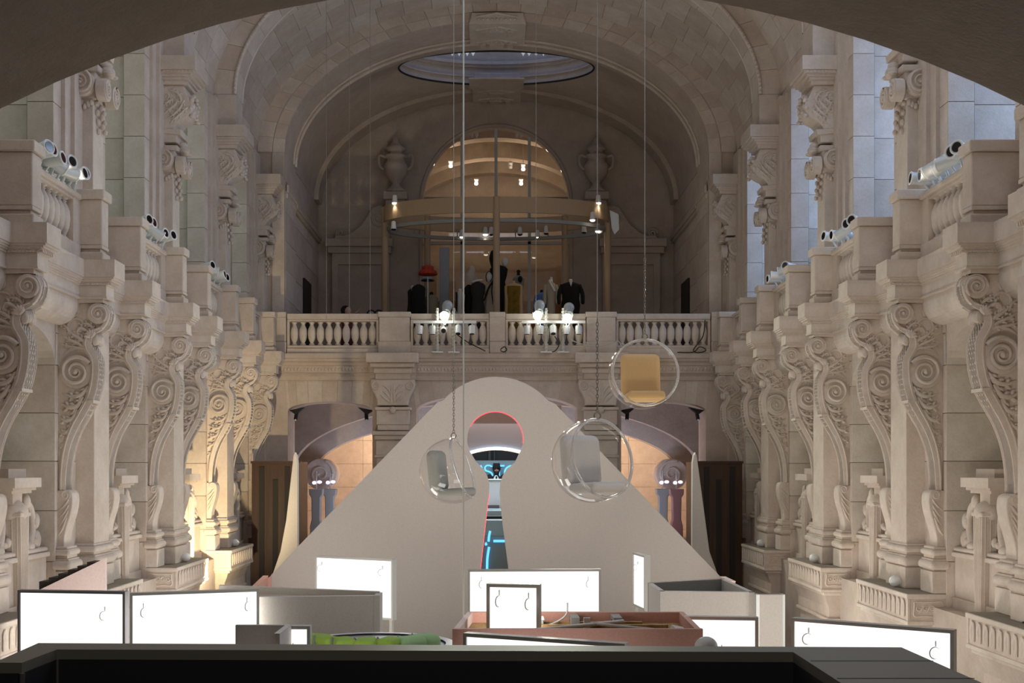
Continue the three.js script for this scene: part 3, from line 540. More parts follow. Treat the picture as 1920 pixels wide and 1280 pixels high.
{ // balcony
  const sec = (x0, x1, label) => {
    const g = thing('balcony_balustrade', label, 'balustrade', 'balcony balustrades');
    part(g, 'plinth', [rbox(x0, x1, ENT, 3.12, 31.28, 31.62, 0.015), rbox(x0, x1, 3.12, 3.2, 31.32, 31.58, 0.015)], M.stone);
    part(g, 'rail', [rbox(x0, x1, 3.88, 4.03, 31.29, 31.61, 0.02), rbox(x0, x1, 3.83, 3.88, 31.33, 31.57, 0.012)], M.stone);
    part(g, 'end_block', box(x0, x0 + 0.06, 3.2, 3.84, 31.33, 31.57), M.stone); part(g, 'end_block', box(x1 - 0.06, x1, 3.2, 3.84, 31.33, 31.57), M.stone);
    const n = Math.round((x1 - x0 - 0.12) / 0.222); for (let k = 0; k < n; k++) baluster(g, x0 + 0.06 + (k + 0.5) * (x1 - x0 - 0.12) / n, 3.195, 31.45);
    done(g);
  };
  sec(-5.5, -3.1, 'balcony balustrade left of the left lamp rig, reaching the left wall'); sec(-2.26, -0.2, 'balcony balustrade behind the left lamp rig');
  sec(0.23, 2.33, 'balcony balustrade behind the right lamp rig'); sec(3.13, 5.6, 'balcony balustrade right of the right lamp rig, with coiled cable');
  for (const [x0, x1, l] of [[-3.08, -2.28, 'wide stone pedestal at the left end of the left lamp rig'], [-0.19, 0.22, 'narrow plain block in the middle of the balcony balustrade'], [2.35, 3.11, 'wide stone pedestal at the right end of the right lamp rig'], [-5.95, -5.52, 'plain end block where the balcony meets the left wall'], [5.62, 5.95, 'plain end block where the balcony meets the right wall']]) {
    const g = thing('balcony_pedestal', l, 'pedestal', 'balcony pedestals');
    const o = x1 - x0 > 0.6 ? 0.03 : 0;
    part(g, 'block', rbox(x0, x1, 3.3, 3.93, 31.24, 31.64, 0.012), M.stone);
    part(g, 'cap', rbox(x0 - o, x1 + o, 3.93, 4.07, 31.24 - o, 31.64 + o, 0.02), M.stone);
    part(g, 'base', rbox(x0 - o, x1 + o, ENT, 3.3, 31.24 - o, 31.64 + o, 0.03), M.stone); done(g);
  }
}

// ------------------------------------------------------------------ tribune behind the great arch
{
  const w = structure('wall_tribune'), D0 = 33.7, D1 = 38.5, A = 5.72, B = 3.52, EYE_H = 11.85;
  for (const s of [-1, 1]) {
    for (let k = 0; k < 7; k++) for (let j = 0; j < 2; j++) part(w, 'wall_stone', rbox(s * A, s * 6.3, ENT + k * 0.776, ENT + (k + 1) * 0.776 - 0.008, D0 + j * 2.4, D0 + (j + 1) * 2.4 - 0.008, 0.008), tones[(k + j) % 3]);
    part(w, 'string_course', [rbox(s * 5.6, s * 6.3, 7.3, 7.42, D0, D1, 0.02), rbox(s * 5.64, s * 6.3, 7.2, 7.3, D0, D1, 0.02)], M.stoneShaded);
    part(w, 'wall_door', [box(s * 5.66, s * 5.8, ENT, 5.6, 35.3, 36.6)], M.woodDeep);
  }
  // vault with an oval eye, meshed in rings around the eye
  const dc = 35.5, fx = x => Math.asin(x / A), N = 96, R = 14, pos = [], idx = [];
  for (let j = 0; j <= R; j++) for (let i = 0; i <= N; i++) {
    const a = i / N * 2 * Math.PI, ca = Math.cos(a), sa = Math.sin(a), e = [fx(2.9 * ca), 1.5 * sa];
    const k = 1 / Math.max(Math.abs(ca) / (Math.PI / 2), Math.abs(sa) / (sa > 0 ? D1 - dc : dc - D0)), o = [ca * k, sa * k], t = j / R;
    const f = e[0] + (o[0] - e[0]) * t, z = dc + e[1] + (o[1] - e[1]) * t;
    pos.push(A * Math.sin(f), SPRING + B * Math.cos(f) + (1 - t) ** 2 * (EYE_H - SPRING - B * Math.cos(e[0])) + EYE, -z);
  }
  for (let j = 0; j < R; j++) for (let i = 0; i < N; i++) { const a = j * (N + 1) + i, b = a + N + 1; idx.push(a, a + 1, b, b, a + 1, b + 1); }
  const vg = new THREE.BufferGeometry(); vg.setAttribute('position', new THREE.Float32BufferAttribute(pos, 3)); vg.setIndex(idx); vg.computeVertexNormals();
  part(w, 'tribune_vault', vg, M.stoneShaded);
  part(w, 'vault_back', [box(-6.3, -2.95, 12.2, 12.5, D0, D1), box(2.95, 6.3, 12.2, 12.5, D0, D1), box(-2.95, 2.95, 12.2, 12.5, D0, 33.95), box(-2.95, 2.95, 12.2, 12.5, 37.05, D1)], M.stoneShaded);
  // ribs of the tribune vault
  part(w, 'vault_rib', [ringPrism(A - 0.14, B - 0.14, A + 0.02, B + 0.02, SPRING, 37.5, 38.3, 40, 0, Math.PI)], M.stoneShaded);
  // drum of the eye
  const el = (rx, rz, n = 64) => { const o = []; for (let i = 0; i < n; i++) { const a = i / n * 2 * Math.PI; o.push([rx * Math.cos(a), dc + rz * Math.sin(a)]); } return o; };
  const tubeY = (rx, rz, rx2, rz2, h0, h1) => { const sh = shapeOf(el(rx2, rz2)); sh.holes.push(new THREE.Path(el(rx, rz).map(p => V2(p[0], p[1])))); const g = new THREE.ExtrudeGeometry(sh, { depth: h1 - h0, bevelEnabled: false }); g.rotateX(-Math.PI / 2); g.translate(0, h0 + EYE, 0); return g; };
  const drumMat = M.stoneC;
  const drumWall = (rx, rz, top) => { const n = 96, ps = [], ix = []; for (let i = 0; i <= n; i++) { const q = i / n * 2 * Math.PI, x = rx * Math.cos(q), z = dc + rz * Math.sin(q), y = EYE_H; ps.push(x, y - 0.005 + EYE, -z, x, top + EYE, -z); } for (let i = 0; i < n; i++) { const q = i * 2; ix.push(q, q + 2, q + 1, q + 1, q + 2, q + 3); } const g = new THREE.BufferGeometry(); g.setAttribute('position', new THREE.Float32BufferAttribute(ps, 3)); g.setIndex(ix); g.computeVertexNormals(); return g; };
  part(w, 'eye_drum', [drumWall(2.9, 1.5, 13.4), drumWall(3.0, 1.6, 13.4)], drumMat);
  part(w, 'drum_moulding', [tubeY(2.8, 1.4, 2.95, 1.55, 12.35, 12.42), tubeY(2.72, 1.33, 2.95, 1.55, 12.42, 12.52), tubeY(2.82, 1.42, 2.95, 1.55, 12.05, 12.1)], drumMat);
  part(w, 'drum_ceiling', box(-3.1, 3.1, 13.4, 13.55, 33.8, 37.2), drumMat);
  const rim = []; for (let i = 0; i < 80; i++) { const a = i / 80 * 2 * Math.PI, x = 2.9 * Math.cos(a); rim.push(W(x, EYE_H - 0.005, dc + 1.5 * Math.sin(a))); }
  part(w, 'eye_rim', tube(rim, 0.03, 160, 6, true), M.cable);
  // back wall with the glazed arch
  const bw = shapeOf([[-6.3, ENT], [6.3, ENT], [6.3, 12.6], [-6.3, 12.6]]), p = new THREE.Path();
  p.moveTo(-2.36, ENT + 0.001); p.lineTo(2.36, ENT + 0.001); p.lineTo(2.36, 8.5); p.absellipse(0, 8.5, 2.36, 2.46, 0, Math.PI, false); p.lineTo(-2.36, ENT + 0.001); bw.holes.push(p);
  part(w, 'back_wall', prismD(bw, D1, D1 + 0.35), M.stoneShaded);
  part(w, 'arch_moulding', [tube([W(-2.42, ENT, D1), ...arcPts(2.42, 2.52, 8.5, 30).reverse().map(q => W(q[0], q[1], D1)), W(2.42, ENT, D1)], 0.06, 90, 6)], M.stoneShaded);
  const win = structure('window_' + (++windowNo));
  part(win, 'mullion', [-1.1, 0, 1.08].map(x => box(x - 0.05, x + 0.05, ENT, 8.5 + 2.46 * Math.sqrt(1 - (x / 2.36) ** 2), 38.6, 38.7)), M.frame);
  part(win, 'transom', [box(-2.36, 2.36, 7.2, 7.3, 38.6, 38.7)], M.frame);
  for (const [x0, x1] of [[-2.34, -1.15], [-1.05, -0.05], [0.05, 1.03], [1.13, 2.34]]) {
    const n = 10, q = [[x0, ENT], [x1, ENT]]; for (let i = 0; i <= n; i++) { const x = x1 + (x0 - x1) * i / n; q.push([x, 8.5 + 2.44 * Math.sqrt(Math.max(0, 1 - (x / 2.35) ** 2))]); }
    part(win, 'pane', prismD(q, 38.64, 38.65), M.acrylic);
  }
  // panelled portals beside the arch
  for (const s of [-1, 1]) {
    const g = thing('portal', `dim stone portal with scrolled half pediment on the ${sideName(s)} of the tribune back wall`, 'portal', 'portals of the tribune');
    part(g, 'panel', box(s * 3.55, s * 5.1, ENT, 6.6, 38.35, 38.48), M.stoneShaded);
    part(g, 'panel_frame', [box(s * 3.42, s * 3.6, ENT, 6.85, 38.25, 38.48), box(s * 5.05, s * 5.25, ENT, 6.85, 38.25, 38.48), box(s * 3.6, s * 5.05, 6.5, 6.85, 38.25, 38.48)], M.stoneShaded);
    part(g, 'cornice', [rbox(s * 3.3, s * 5.45, 7.05, 7.3, 38.05, 38.48, 0.02), rbox(s * 3.35, s * 5.38, 6.85, 7.05, 38.15, 38.48, 0.02)], M.stoneShaded);
    part(g, 'half_pediment', prismD([[5.2, 7.3], [5.1, 7.42], [4.85, 7.4], [4.6, 7.5], [4.3, 7.75], [4.1, 8.05], [3.95, 8.3], [3.7, 8.38], [3.5, 8.3], [3.4, 8.1], [3.4, 7.3]].map(q => [s * q[0], q[1]]), 38.15, 38.45, 0.03, 2), M.stoneShaded);
    part(g, 'scroll', [ridge(spiral(s * 5.02, 7.5, 0.16, 0.03, 0, 1.8, s), taper(0.04, 0.02), 38.3, 1, 1, 40)], M.stoneShaded); part(g, 'scroll', [ridge(spiral(s * 3.75, 7.95, 0.33, 0.05, 1.4, 1.9, s), taper(0.05, 0.03), 38.15, 1, 1, 50)], M.stoneShaded);
    done(g);
    const u = thing('stone_urn', `large stone urn above the tribune wall, ${sideName(s)} of the glazed arch`, 'urn', 'urns of the tribune');
    const x = s * 3.2, ut = [[0, 0], [0.3, 0], [0.3, 0.1], [0.2, 0.16], [0.12, 0.3], [0.2, 0.4], [0.36, 0.62], [0.4, 0.85], [0.3, 1.0], [0.26, 1.08], [0.34, 1.14], [0.34, 1.2], [0.2, 1.26], [0.24, 1.34], [0.34, 1.4], [0.22, 1.5], [0.12, 1.62], [0.1, 1.75], [0, 1.8]];
    part(u, 'vessel', lathe(ut, x, 8.75, 38.15, 20), M.stoneShaded);
    part(u, 'pedestal', [rbox(x - 0.38, x + 0.38, 8.5, 8.75, 37.85, 38.5, 0.03), rbox(x - 0.32, x + 0.32, 8.28, 8.5, 37.95, 38.5, 0.03)], M.stoneShaded);
    for (const q of [-1, 1]) part(u, 'handle', tube([W(x + q * 0.3, 9.9, 38.15), W(x + q * 0.52, 9.95, 38.15), W(x + q * 0.5, 9.6, 38.15), W(x + q * 0.36, 9.5, 38.15)], 0.05, 16, 6), M.stoneShaded);
    done(u);
  }
  // room beyond the glazing
  const r = structure('wall_back_room'), warm = stoneMat(0xd8c8b4);
  part(r, 'room_walls', [box(-4.4, -4.2, ENT, 12.5, 38.9, 46.4), box(4.2, 4.4, ENT, 12.5, 38.9, 46.4), box(-4.4, 4.4, ENT, 12.5, 46.2, 46.4)], warm);
  part(r, 'room_vault', ringPrism(4.22, 2.6, 4.5, 2.9, 9.2, 38.9, 46.4, 30, 0, Math.PI), warm);
  for (const d of [40.6, 43.2, 45.4]) part(r, 'room_arch', [ringPrism(3.5, 2.0, 4.25, 2.7, 9.2, d, d + 0.5, 30, 0, Math.PI), box(-4.25, -3.5, ENT, 9.2, d, d + 0.5), box(3.5, 4.25, ENT, 9.2, d, d + 0.5)], warm);
  part(r, 'room_beam', [box(-4.2, 4.2, 9.35, 9.55, 42.2, 42.5), box(-4.2, 4.2, 9.0, 9.15, 44.6, 44.9)], std(0x4a4030));
  part(r, 'room_dado', [box(-4.15, 4.15, ENT, 6.4, 46.0, 46.2)], std(0x9a7c58, { map: rep(woodMap, 2) }));
  const spots = [[845, 312, 41.5], [981, 318, 41.5], [893, 345, 44], [977, 345, 44], [957, 314, 42]];
  spots.forEach(([px, py, d], i) => {
    const q = at(px, py, d), g = thing('ceiling_spot', ['small lit ceiling spot at the upper left behind the tribune glazing', 'small lit ceiling spot at the upper right behind the tribune glazing', 'small lit ceiling spot at the lower left behind the tribune glazing', 'small lit ceiling spot at the lower right behind the tribune glazing', 'unlit pair of ceiling spots at the middle behind the tribune glazing'][i], 'spotlight', 'spots in the room behind the tribune');
    const c = new THREE.CylinderGeometry(0.09, 0.07, 0.22, 12); c.rotateX(0.5); c.translate(q.x, q.h + EYE + 0.1, -d - 0.05); part(g, 'housing', c, M.white);
    part(g, 'lamp_lens', ball(q.x, q.h, d - 0.06, 0.07, 0.06, 0.05), i < 4 ? glow(0xfff2dd, 6) : M.white);
    part(g, 'stem', rod(W(q.x, q.h + 0.2, d + 0.05), W(q.x, 9.2 + 2.6 * Math.sqrt(1 - (q.x / 4.25) ** 2), d + 0.05), 0.006), warm);
    done(g);
    if (i < 4) { const l = new THREE.PointLight(0xffe4c8, 1.5, 0, 2); l.position.copy(W(q.x, q.h - 0.15, d - 0.2)); l.castShadow = true; l.shadow.radius = 4; scene.add(l); }
  });
}
// keystones
for (const [d0, d1, h, pale, l] of [[31.78, 33.4, 11.8, false, 'carved keystone at the crown of the great arch'], [36.4, 38.4, 11.72, true, 'pale keystone panel behind the oval eye of the tribune vault']]) {
  const g = thing('keystone', l, 'keystone');
  part(g, 'block', prismD([[-0.66, h + 0.3], [-0.74, h], [0.78, h], [0.7, h + 0.3]], d0, d1, 0.02, 1), M.stoneC);
  if (pale) part(g, 'pale_panel', box(-0.82, 0.84, h - 0.05, h, 35.9, 36.9), M.stoneC);
  const um = []; for (const dd of pale ? [37.1, 37.9] : [d0 + 0.25, d0 + 1.2]) { for (const s of [-1, 1]) um.push(rod(W(0.02, h - 0.01, dd - 0.05), W(s * 0.55, h - 0.01, dd + 0.2), 0.03, 6)); for (let k = -3; k <= 3; k++) um.push(ball(k * 0.13, h, dd + 0.22, 0.05, 0.03, 0.06, 6, 5)); um.push(box(-0.45, -0.3, h - 0.03, h, dd + 0.32, dd + 0.6), box(0.3, 0.45, h - 0.03, h, dd + 0.32, dd + 0.6), box(-0.2, 0.2, h - 0.03, h, dd + 0.32, dd + 0.6)); }
  part(g, 'relief', um, M.carved);
  const fr = []; if (!pale) { for (const s of [-1, 1]) fr.push(rod(W(0, h + 0.28, d0), W(s * 0.55, h + 0.18, d0), 0.03, 6)); for (let k = -4; k <= 4; k++) fr.push(ball(k * 0.12, h + 0.12, d0, 0.05, 0.04, 0.03, 6, 5)); part(g, 'front_relief', fr, M.carved); }
  done(g);
}
// pendants around the front edge of the eye
{ const oct = shared([new THREE.OctahedronGeometry(0.09, 0).scale(0.8, 1.4, 0.8)]);
  [848, 861, 876, 887, 981, 992, 1005, 1019].forEach((px, i) => {
    const q = at(px, 97, 34.35), g = thing('pendant', `faceted pale pendant under the oval eye, ${ord[i]} from the left`, 'pendant', 'faceted pendants under the oval eye');
    const m = new THREE.Mesh(oct, glow(0xdfe8f0, 0.42)); m.name = 'lamp_drop'; m.castShadow = m.receiveShadow = true; m.position.copy(W(q.x, q.h, 34.35)); g.add(m);
    part(g, 'stem', rod(W(q.x, q.h + 0.1, 34.35), W(q.x, 13.4, 34.35), 0.006, 5), M.cable);
    done(g);
  });
  rectLight(4.6, 1.8, 0x9fbcff, 0.55, W(0, 13.3, 35.5), W(0, 11, 35.5));
}

// ------------------------------------------------------------------ oval showcase on the tribune
{
  const dc = 35.6, RX = 3.36, RZ = 1.5;
  const ring = (rx, rz, t, h0, h1) => { const N = 72, o = [], inn = []; for (let i = 0; i < N; i++) { const a = i / N * 2 * Math.PI; o.push(V2(rx * Math.cos(a), dc + rz * Math.sin(a))); inn.push(V2((rx - t) * Math.cos(a), dc + (rz - t) * Math.sin(a))); } const sh = new THREE.Shape(o); sh.holes.push(new THREE.Path(inn)); const g = new THREE.ExtrudeGeometry(sh, { depth: h1 - h0, bevelEnabled: false }); g.rotateX(-Math.PI / 2); g.translate(0, h0 + EYE, 0); return g; };
  const g = thing('oval_showcase', 'large oval display canopy on posts with tan fascia band, standing on the tribune', 'showcase');
  const tan = std(0xb99f80, { map: rep(grainMap, 2) });
  part(g, 'fascia_band', ring(RX, RZ, 0.06, 7.28, 7.73), tan);
  part(g, 'light_rail', ring(RX - 0.1, RZ - 0.05, 0.1, 7.02, 7.12), M.panelGrey);
  part(g, 'platform', ring(RX + 0.1, RZ + 0.1, 1.2, ENT, 3.85), std(0x77706a));
  for (const a of [-Math.PI / 2, Math.PI, 0, Math.PI * 0.72, Math.PI * 0.28]) part(g, 'post', lathe([[0, 0], [0.1, 0], [0.1, 4.75], [0, 4.75]], (RX - 0.04) * Math.cos(a), ENT, dc + (RZ - 0.04) * Math.sin(a), 14), tan);
  part(g, 'rail_hanger', [-2.5, -1.2, 0.6, 1.6, 2.6].flatMap(x => [rod(W(x, 7.1, dc + (RZ - 0.1) * Math.sqrt(1 - (x / RX) ** 2)), W(x, 7.35, dc + (RZ - 0.08) * Math.sqrt(1 - (x / RX) ** 2)), 0.02)]), M.panelGrey);
  part(g, 'hanging_cloth', [prismD([[3.36, 7.62], [3.62, 7.5], [3.64, 7.05], [3.5, 6.9], [3.42, 7.1]], dc - 0.2, dc - 0.15)], M.whiteMetal);
  done(g);
  single('display_slab', rbox(-1.68, -1.4, ENT, 6.5, 35.3, 35.6, 0.01), std(0x8f9299, { map: rep(grainMap, 1) }), 'tall plain grey slab standing between the mannequins at left', 'slab');
  // spots around the canopy, two on top and the others on the rail
  const sp = [[740, 381, 34.9, 1, 'left on top of the tan canopy band'], [1122, 381, 34.9, 1, 'right on top of the tan canopy band'], [1111, 413, 34.6, 1, 'just under the right end of the tan canopy band'], [738, 430, 34.9, 0, 'hanging at the left post of the tan canopy'],
    [866, 445, 36.9, 1, 'left of the centre post on the canopy rail'], [910, 440, 36.9, 1, 'first of the pair beside the centre post on the canopy rail'], [921, 440, 36.9, 0, 'second of the pair beside the centre post on the canopy rail'], [975, 440, 36.9, 0, 'right of the centre post on the canopy rail'], [1008, 446, 36.9, 1, 'lit, right half of the canopy rail'], [1024, 438, 36.8, 0, 'unlit, right half of the canopy rail'],
    [1095, 436, 35.9, 0, 'tilted, near the right post of the canopy'], [1121, 434, 35.8, 1, 'small and warm, near the right post of the canopy'], [1139, 432, 35.7, 1, 'outermost at the right post of the canopy']];
  for (const [px, py, d, lit, where] of sp) {
    const q = at(px, py, d), t = thing('track_spot', `white spot ${where}`, 'spotlight', 'spots of the oval showcase');
    const c = new THREE.CylinderGeometry(0.06, 0.085, 0.22, 12); c.translate(q.x, q.h + 0.12 + EYE, -d); part(t, 'housing', c, M.white);
    part(t, 'lamp_lens', ball(q.x, q.h, d, 0.075, 0.035, 0.075), lit ? glow(0xfff4e2, 7) : M.lens);
    part(t, 'bracket', py < 400 ? box(q.x - 0.02, q.x + 0.02, q.h - 0.1, q.h + 0.12, d + 0.05, d + 0.09) : box(q.x - 0.02, q.x + 0.02, q.h + 0.2, Math.max(q.h + 0.25, 7.05), d - 0.02, d + 0.02), M.white);
    done(t);
    if (lit) { const l = new THREE.SpotLight(0xffe8cc, 1.3, 0, 0.9, 0.6, 2); l.position.copy(W(q.x, q.h - 0.07, d)); l.target.position.copy(W(q.x * 0.8, 3.5, d + (d < 35 ? 0.3 : -1.2))); l.castShadow = true; l.shadow.radius = 3; scene.add(l, l.target); }
  }
}
// dressed busts and other pieces of the costume display
function loft(sec, x, d, n = 18) {                               // sec: [h, rx, rz, dx]
  const pos = [], idx = [];
  sec.forEach(([h, rx, rz, dx = 0]) => { for (let i = 0; i <= n; i++) { const a = i / n * 2 * Math.PI; pos.push(x + dx + rx * Math.cos(a), h + EYE, -d + rz * Math.sin(a)); } });
  for (let j = 0; j + 1 < sec.length; j++) for (let i = 0; i < n; i++) { const a = j * (n + 1) + i, b = a + n + 1; idx.push(a, b, a + 1, b, b + 1, a + 1); }
  const g = new THREE.BufferGeometry(); g.setAttribute('position', new THREE.Float32BufferAttribute(pos, 3)); g.setIndex(idx); g.computeVertexNormals(); return g;
}
const limb = (pts, r0, r1) => { const c = new THREE.CatmullRomCurve3(pts), g = []; const N = 6; for (let i = 0; i < N; i++) { const a = c.getPoint(i / N), b = c.getPoint((i + 1) / N), ra = r0 + (r1 - r0) * i / N, rb = r0 + (r1 - r0) * (i + 1) / N; g.push(rod(a, b, ra, 8, rb)); g.push(new THREE.SphereGeometry(rb, 8, 6).translate(b.x, b.y, b.z)); } return g; };
function bust(px, pyTop, wpx, d, mat, label, { skirt = 0.9, sleeves = true, neck = M.cushPale, shirt = null, waist = 0.72, name = 'dressed_bust', extra = null, category = 'mannequin' } = {}) {
  const q = at(px, pyTop, d), w = wpx * d / FOCAL / 2, sw = sleeves ? w * 0.8 : w, x = q.x, top = q.h, g = thing(name, label, category, 'dressed busts of the costume display');
  const floor = 3.85, L = top - floor;
  part(g, 'garment', loft([[top, 0.05, 0.05], [top - 0.02, sw * 0.45, 0.07], [top - 0.06, sw * 0.82, 0.1], [top - 0.12, sw, 0.12], [top - 0.3, sw * 0.92, 0.14], [top - 0.5, sw * waist, 0.12], [top - 0.68, sw * (waist + 0.12), 0.13], [top - L * 0.75, sw * (0.6 + 0.4 * skirt), 0.16], [floor + 0.05, sw * (0.6 + 0.55 * skirt), 0.18], [floor + 0.04, 0.02, 0.02]], x, d), mat);
  if (sleeves) for (const s of [-1, 1]) part(g, 'sleeve', limb([W(x + s * sw * 0.82, top - 0.1, d), W(x + s * w * 0.95, top - 0.35, d - 0.02), W(x + s * w * 0.97, top - 0.62, d - 0.08)], 0.075, 0.055), mat);
  if (neck) part(g, 'neck', lathe([[0, 0], [0.06, 0], [0.05, 0.07], [0.045, 0.1], [0, 0.11]], x, top - 0.03, d, 12), neck);
  if (shirt) part(g, 'shirt_front', prismD([[x - 0.05, top], [x + 0.05, top], [x, top - 0.16]], d - 0.16, d - 0.1), shirt);
  part(g, 'stand', lathe([[0, 0], [0.14, 0], [0.14, 0.03], [0.02, 0.05], [0.02, 0.3], [0, 0.3]], x, 3.852, d, 12), M.frame);
  if (extra) extra(g, x, top, d, sw);
  return done(g);
}
const F = { black: std(0x14130f, { roughness: 0.95 }), black2: std(0x1d1a16, { roughness: 0.9 }), brown: std(0x2c261f, { roughness: 0.9 }), gold: std(0xa8842c, { roughness: 0.45, metalness: 0.35, map: rep(woodMap, 4), bumpMap: rep(stoneBump, 4), bumpScale: 0.02 }), goldPale: std(0xc0a070, { roughness: 0.8 }), beige: std(0xb2a58f, { roughness: 0.9 }), olive: std(0x7d755c, { roughness: 0.9 }), blue: std(0x5b7fc0, { roughness: 0.9 }), red: std(0xb23a22, { roughness: 0.85, map: rep(woodMap, 8) }), whiteCloth: std(0xd4d0c8, { roughness: 0.9 }), mauve: std(0x8b8078, { roughness: 0.9 }) };
const DM = 34.9;
bust(785, 533, 26, DM, F.black, 'long black coat bust at the left, front of a pair', { sleeves: false, skirt: 0.7, waist: 0.9, neck: null, name: 'dressed_bust' });
bust(774, 540, 20, DM + 0.3, F.black2, 'black suit with white collar, leftmost of the costumes', { sleeves: false, waist: 0.95, skirt: 0.5, shirt: F.whiteCloth });
bust(809, 552, 26, DM + 0.2, F.olive, 'olive coat with dark collar under the red hat', { sleeves: false, waist: 0.9, skirt: 0.7, neck: F.black });
{ const q = at(802, 514, DM), g = thing('wide_hat', 'wide red brown hat on a stand above the olive coat', 'hat');
  part(g, 'crown', lathe([[0, 0.24], [0.1, 0.25], [0.17, 0.22], [0.18, 0.12], [0.2, 0.1]], q.x, q.h, DM, 20), F.red);
  part(g, 'brim', lathe([[0.19, 0.12], [0.24, 0.1], [0.29, 0.02], [0.27, -0.02], [0.22, 0], [0.12, 0.03]], q.x, q.h, DM, 24), F.red);
  part(g, 'stand', lathe([[0, 0], [0.02, 0], [0.02, 1.72], [0, 1.72]], q.x, 3.85, DM, 8), M.frame); done(g);
  const t = thing('pale_cap', 'small pale blue and white cap on a tray under the red hat', 'hat'), c = at(802, 524, DM + 0.62);
  part(t, 'cap', [ball(c.x, c.h + 0.03, DM + 0.62, 0.16, 0.08, 0.14)], std(0x9fb0c0)); part(t, 'tray', lathe([[0, 0], [0.2, 0], [0.2, 0.02], [0, 0.02]], c.x, c.h - 0.04, DM + 0.62, 16), M.black); part(t, 'stand', lathe([[0, 0], [0.02, 0], [0.02, 1.55], [0, 1.55]], c.x, c.h - 1.58, DM + 0.62, 8), M.frame); done(t); }
bust(863, 546, 18, DM + 0.1, F.whiteCloth, 'white dress with black side strips, beside the thick white rope', { sleeves: false, waist: 0.85, skirt: 0.6, neck: M.cushPale, extra: (g, x, t, d) => part(g, 'black_strip', [box(x - 0.13, x - 0.08, t - 0.6, t - 0.05, d - 0.17, d - 0.11), box(x + 0.08, x + 0.13, t - 0.6, t - 0.05, d - 0.17, d - 0.11)], F.black) });
bust(879, 534, 22, DM + 0.25, F.black, 'black jacket behind the thick white rope', { waist: 0.8, neck: null });
bust(896, 528, 28, DM, F.brown, 'dark brown dress with pale neckline, left of the scarf figure', { sleeves: false, skirt: 0.75, waist: 0.75, neck: null, extra: (g, x, t, d) => part(g, 'pale_neckline', tube([W(x - 0.16, t - 0.02, d - 0.1), W(x, t + 0.02, d - 0.13), W(x + 0.14, t + 0.04, d - 0.1)], 0.025, 12, 6), F.whiteCloth) });
{ const q = at(884, 530, DM + 0.5), g = thing('lace_veil', 'transparent white lace veil hanging above the brown dress', 'veil'), n = 9, sec = [];
  for (let i = 0; i <= n; i++) sec.push([q.h + 0.5 - i * 0.055, 0.06 + 0.015 * i, 0.03 + 0.012 * i, 0.03 * Math.sin(i)]);
  part(g, 'veil_cloth', loft(sec, q.x, DM + 0.5, 22), new THREE.MeshPhysicalMaterial({ color: 0xcfcac0, transmission: 0.5, roughness: 1, thickness: 0 }));
  part(g, 'stand', lathe([[0, 0], [0.02, 0], [0.02, 2.0], [0, 2.0]], q.x, 3.85, DM + 0.5, 8), M.frame); done(g); }
bust(917, 530, 20, DM + 0.1, F.beige, 'beige dress with crossed black straps left of the centre post', { sleeves: false, skirt: 0.65, waist: 0.75, neck: null, extra: (g, x, t, d) => { part(g, 'black_strap', [tube([W(x - 0.15, t - 0.55, d - 0.16), W(x - 0.02, t - 0.2, d - 0.18), W(x + 0.13, t + 0.06, d - 0.1)], 0.03, 14, 6), tube([W(x + 0.12, t - 0.65, d - 0.16), W(x + 0.08, t - 0.3, d - 0.18), W(x + 0.1, t, d - 0.12)], 0.02, 14, 6)], F.black); part(g, 'pale_head', ball(x, t + 0.16, d, 0.11, 0.15, 0.12), M.cushPale); part(g, 'black_loop', tube([W(x - 0.07, t + 0.02, d - 0.12), W(x - 0.09, t + 0.2, d - 0.12), W(x, t + 0.32, d - 0.12), W(x + 0.1, t + 0.18, d - 0.12), W(x + 0.04, t, d - 0.14)], 0.012, 24, 5), F.black); } });
bust(935, 497, 34, DM + 0.7, F.black, 'tall black gown with plume, seen behind the centre post', { sleeves: false, skirt: 0.4, waist: 0.7, neck: null, extra: (g, x, t, d) => { part(g, 'plume', limb([W(x - 0.12, t - 0.05, d), W(x - 0.2, t + 0.2, d), W(x - 0.17, t + 0.38, d)], 0.1, 0.07), F.black); part(g, 'white_wig', ball(x + 0.19, t + 0.1, d, 0.1, 0.14, 0.12), F.whiteCloth); } });
bust(963, 531, 32, DM - 0.1, F.gold, 'gold brocade dress on a bust right of the centre post', { sleeves: false, skirt: 0.55, waist: 0.8, neck: F.goldPale, extra: (g, x, t, d) => { part(g, 'yoke', loft([[t + 0.005, 0.06, 0.06], [t - 0.04, 0.22, 0.11], [t - 0.09, 0.265, 0.13]], x, d), F.goldPale); for (const s of [-1, 1]) part(g, 'side_panel', loft([[t - 0.08, 0.05, 0.08, s * 0.22], [t - 0.6, 0.06, 0.09, s * 0.2], [3.92, 0.07, 0.1, s * 0.22]], x, d), F.goldPale); } });
bust(972, 516, 22, DM + 0.9, F.mauve, 'mauve grey top with black bows behind the gold dress', { sleeves: false, skirt: 0.3, neck: F.black, extra: (g, x, t, d) => { part(g, 'bow', ball(x, t + 0.1, d - 0.1, 0.06, 0.05, 0.05), F.black); part(g, 'bow', ball(x + 0.05, t - 0.14, d - 0.15, 0.07, 0.1, 0.05), F.black); } });
bust(1016, 548, 26, DM + 0.4, F.blue, 'blue jacket half hidden by the beige suit', { waist: 0.9, neck: F.black });
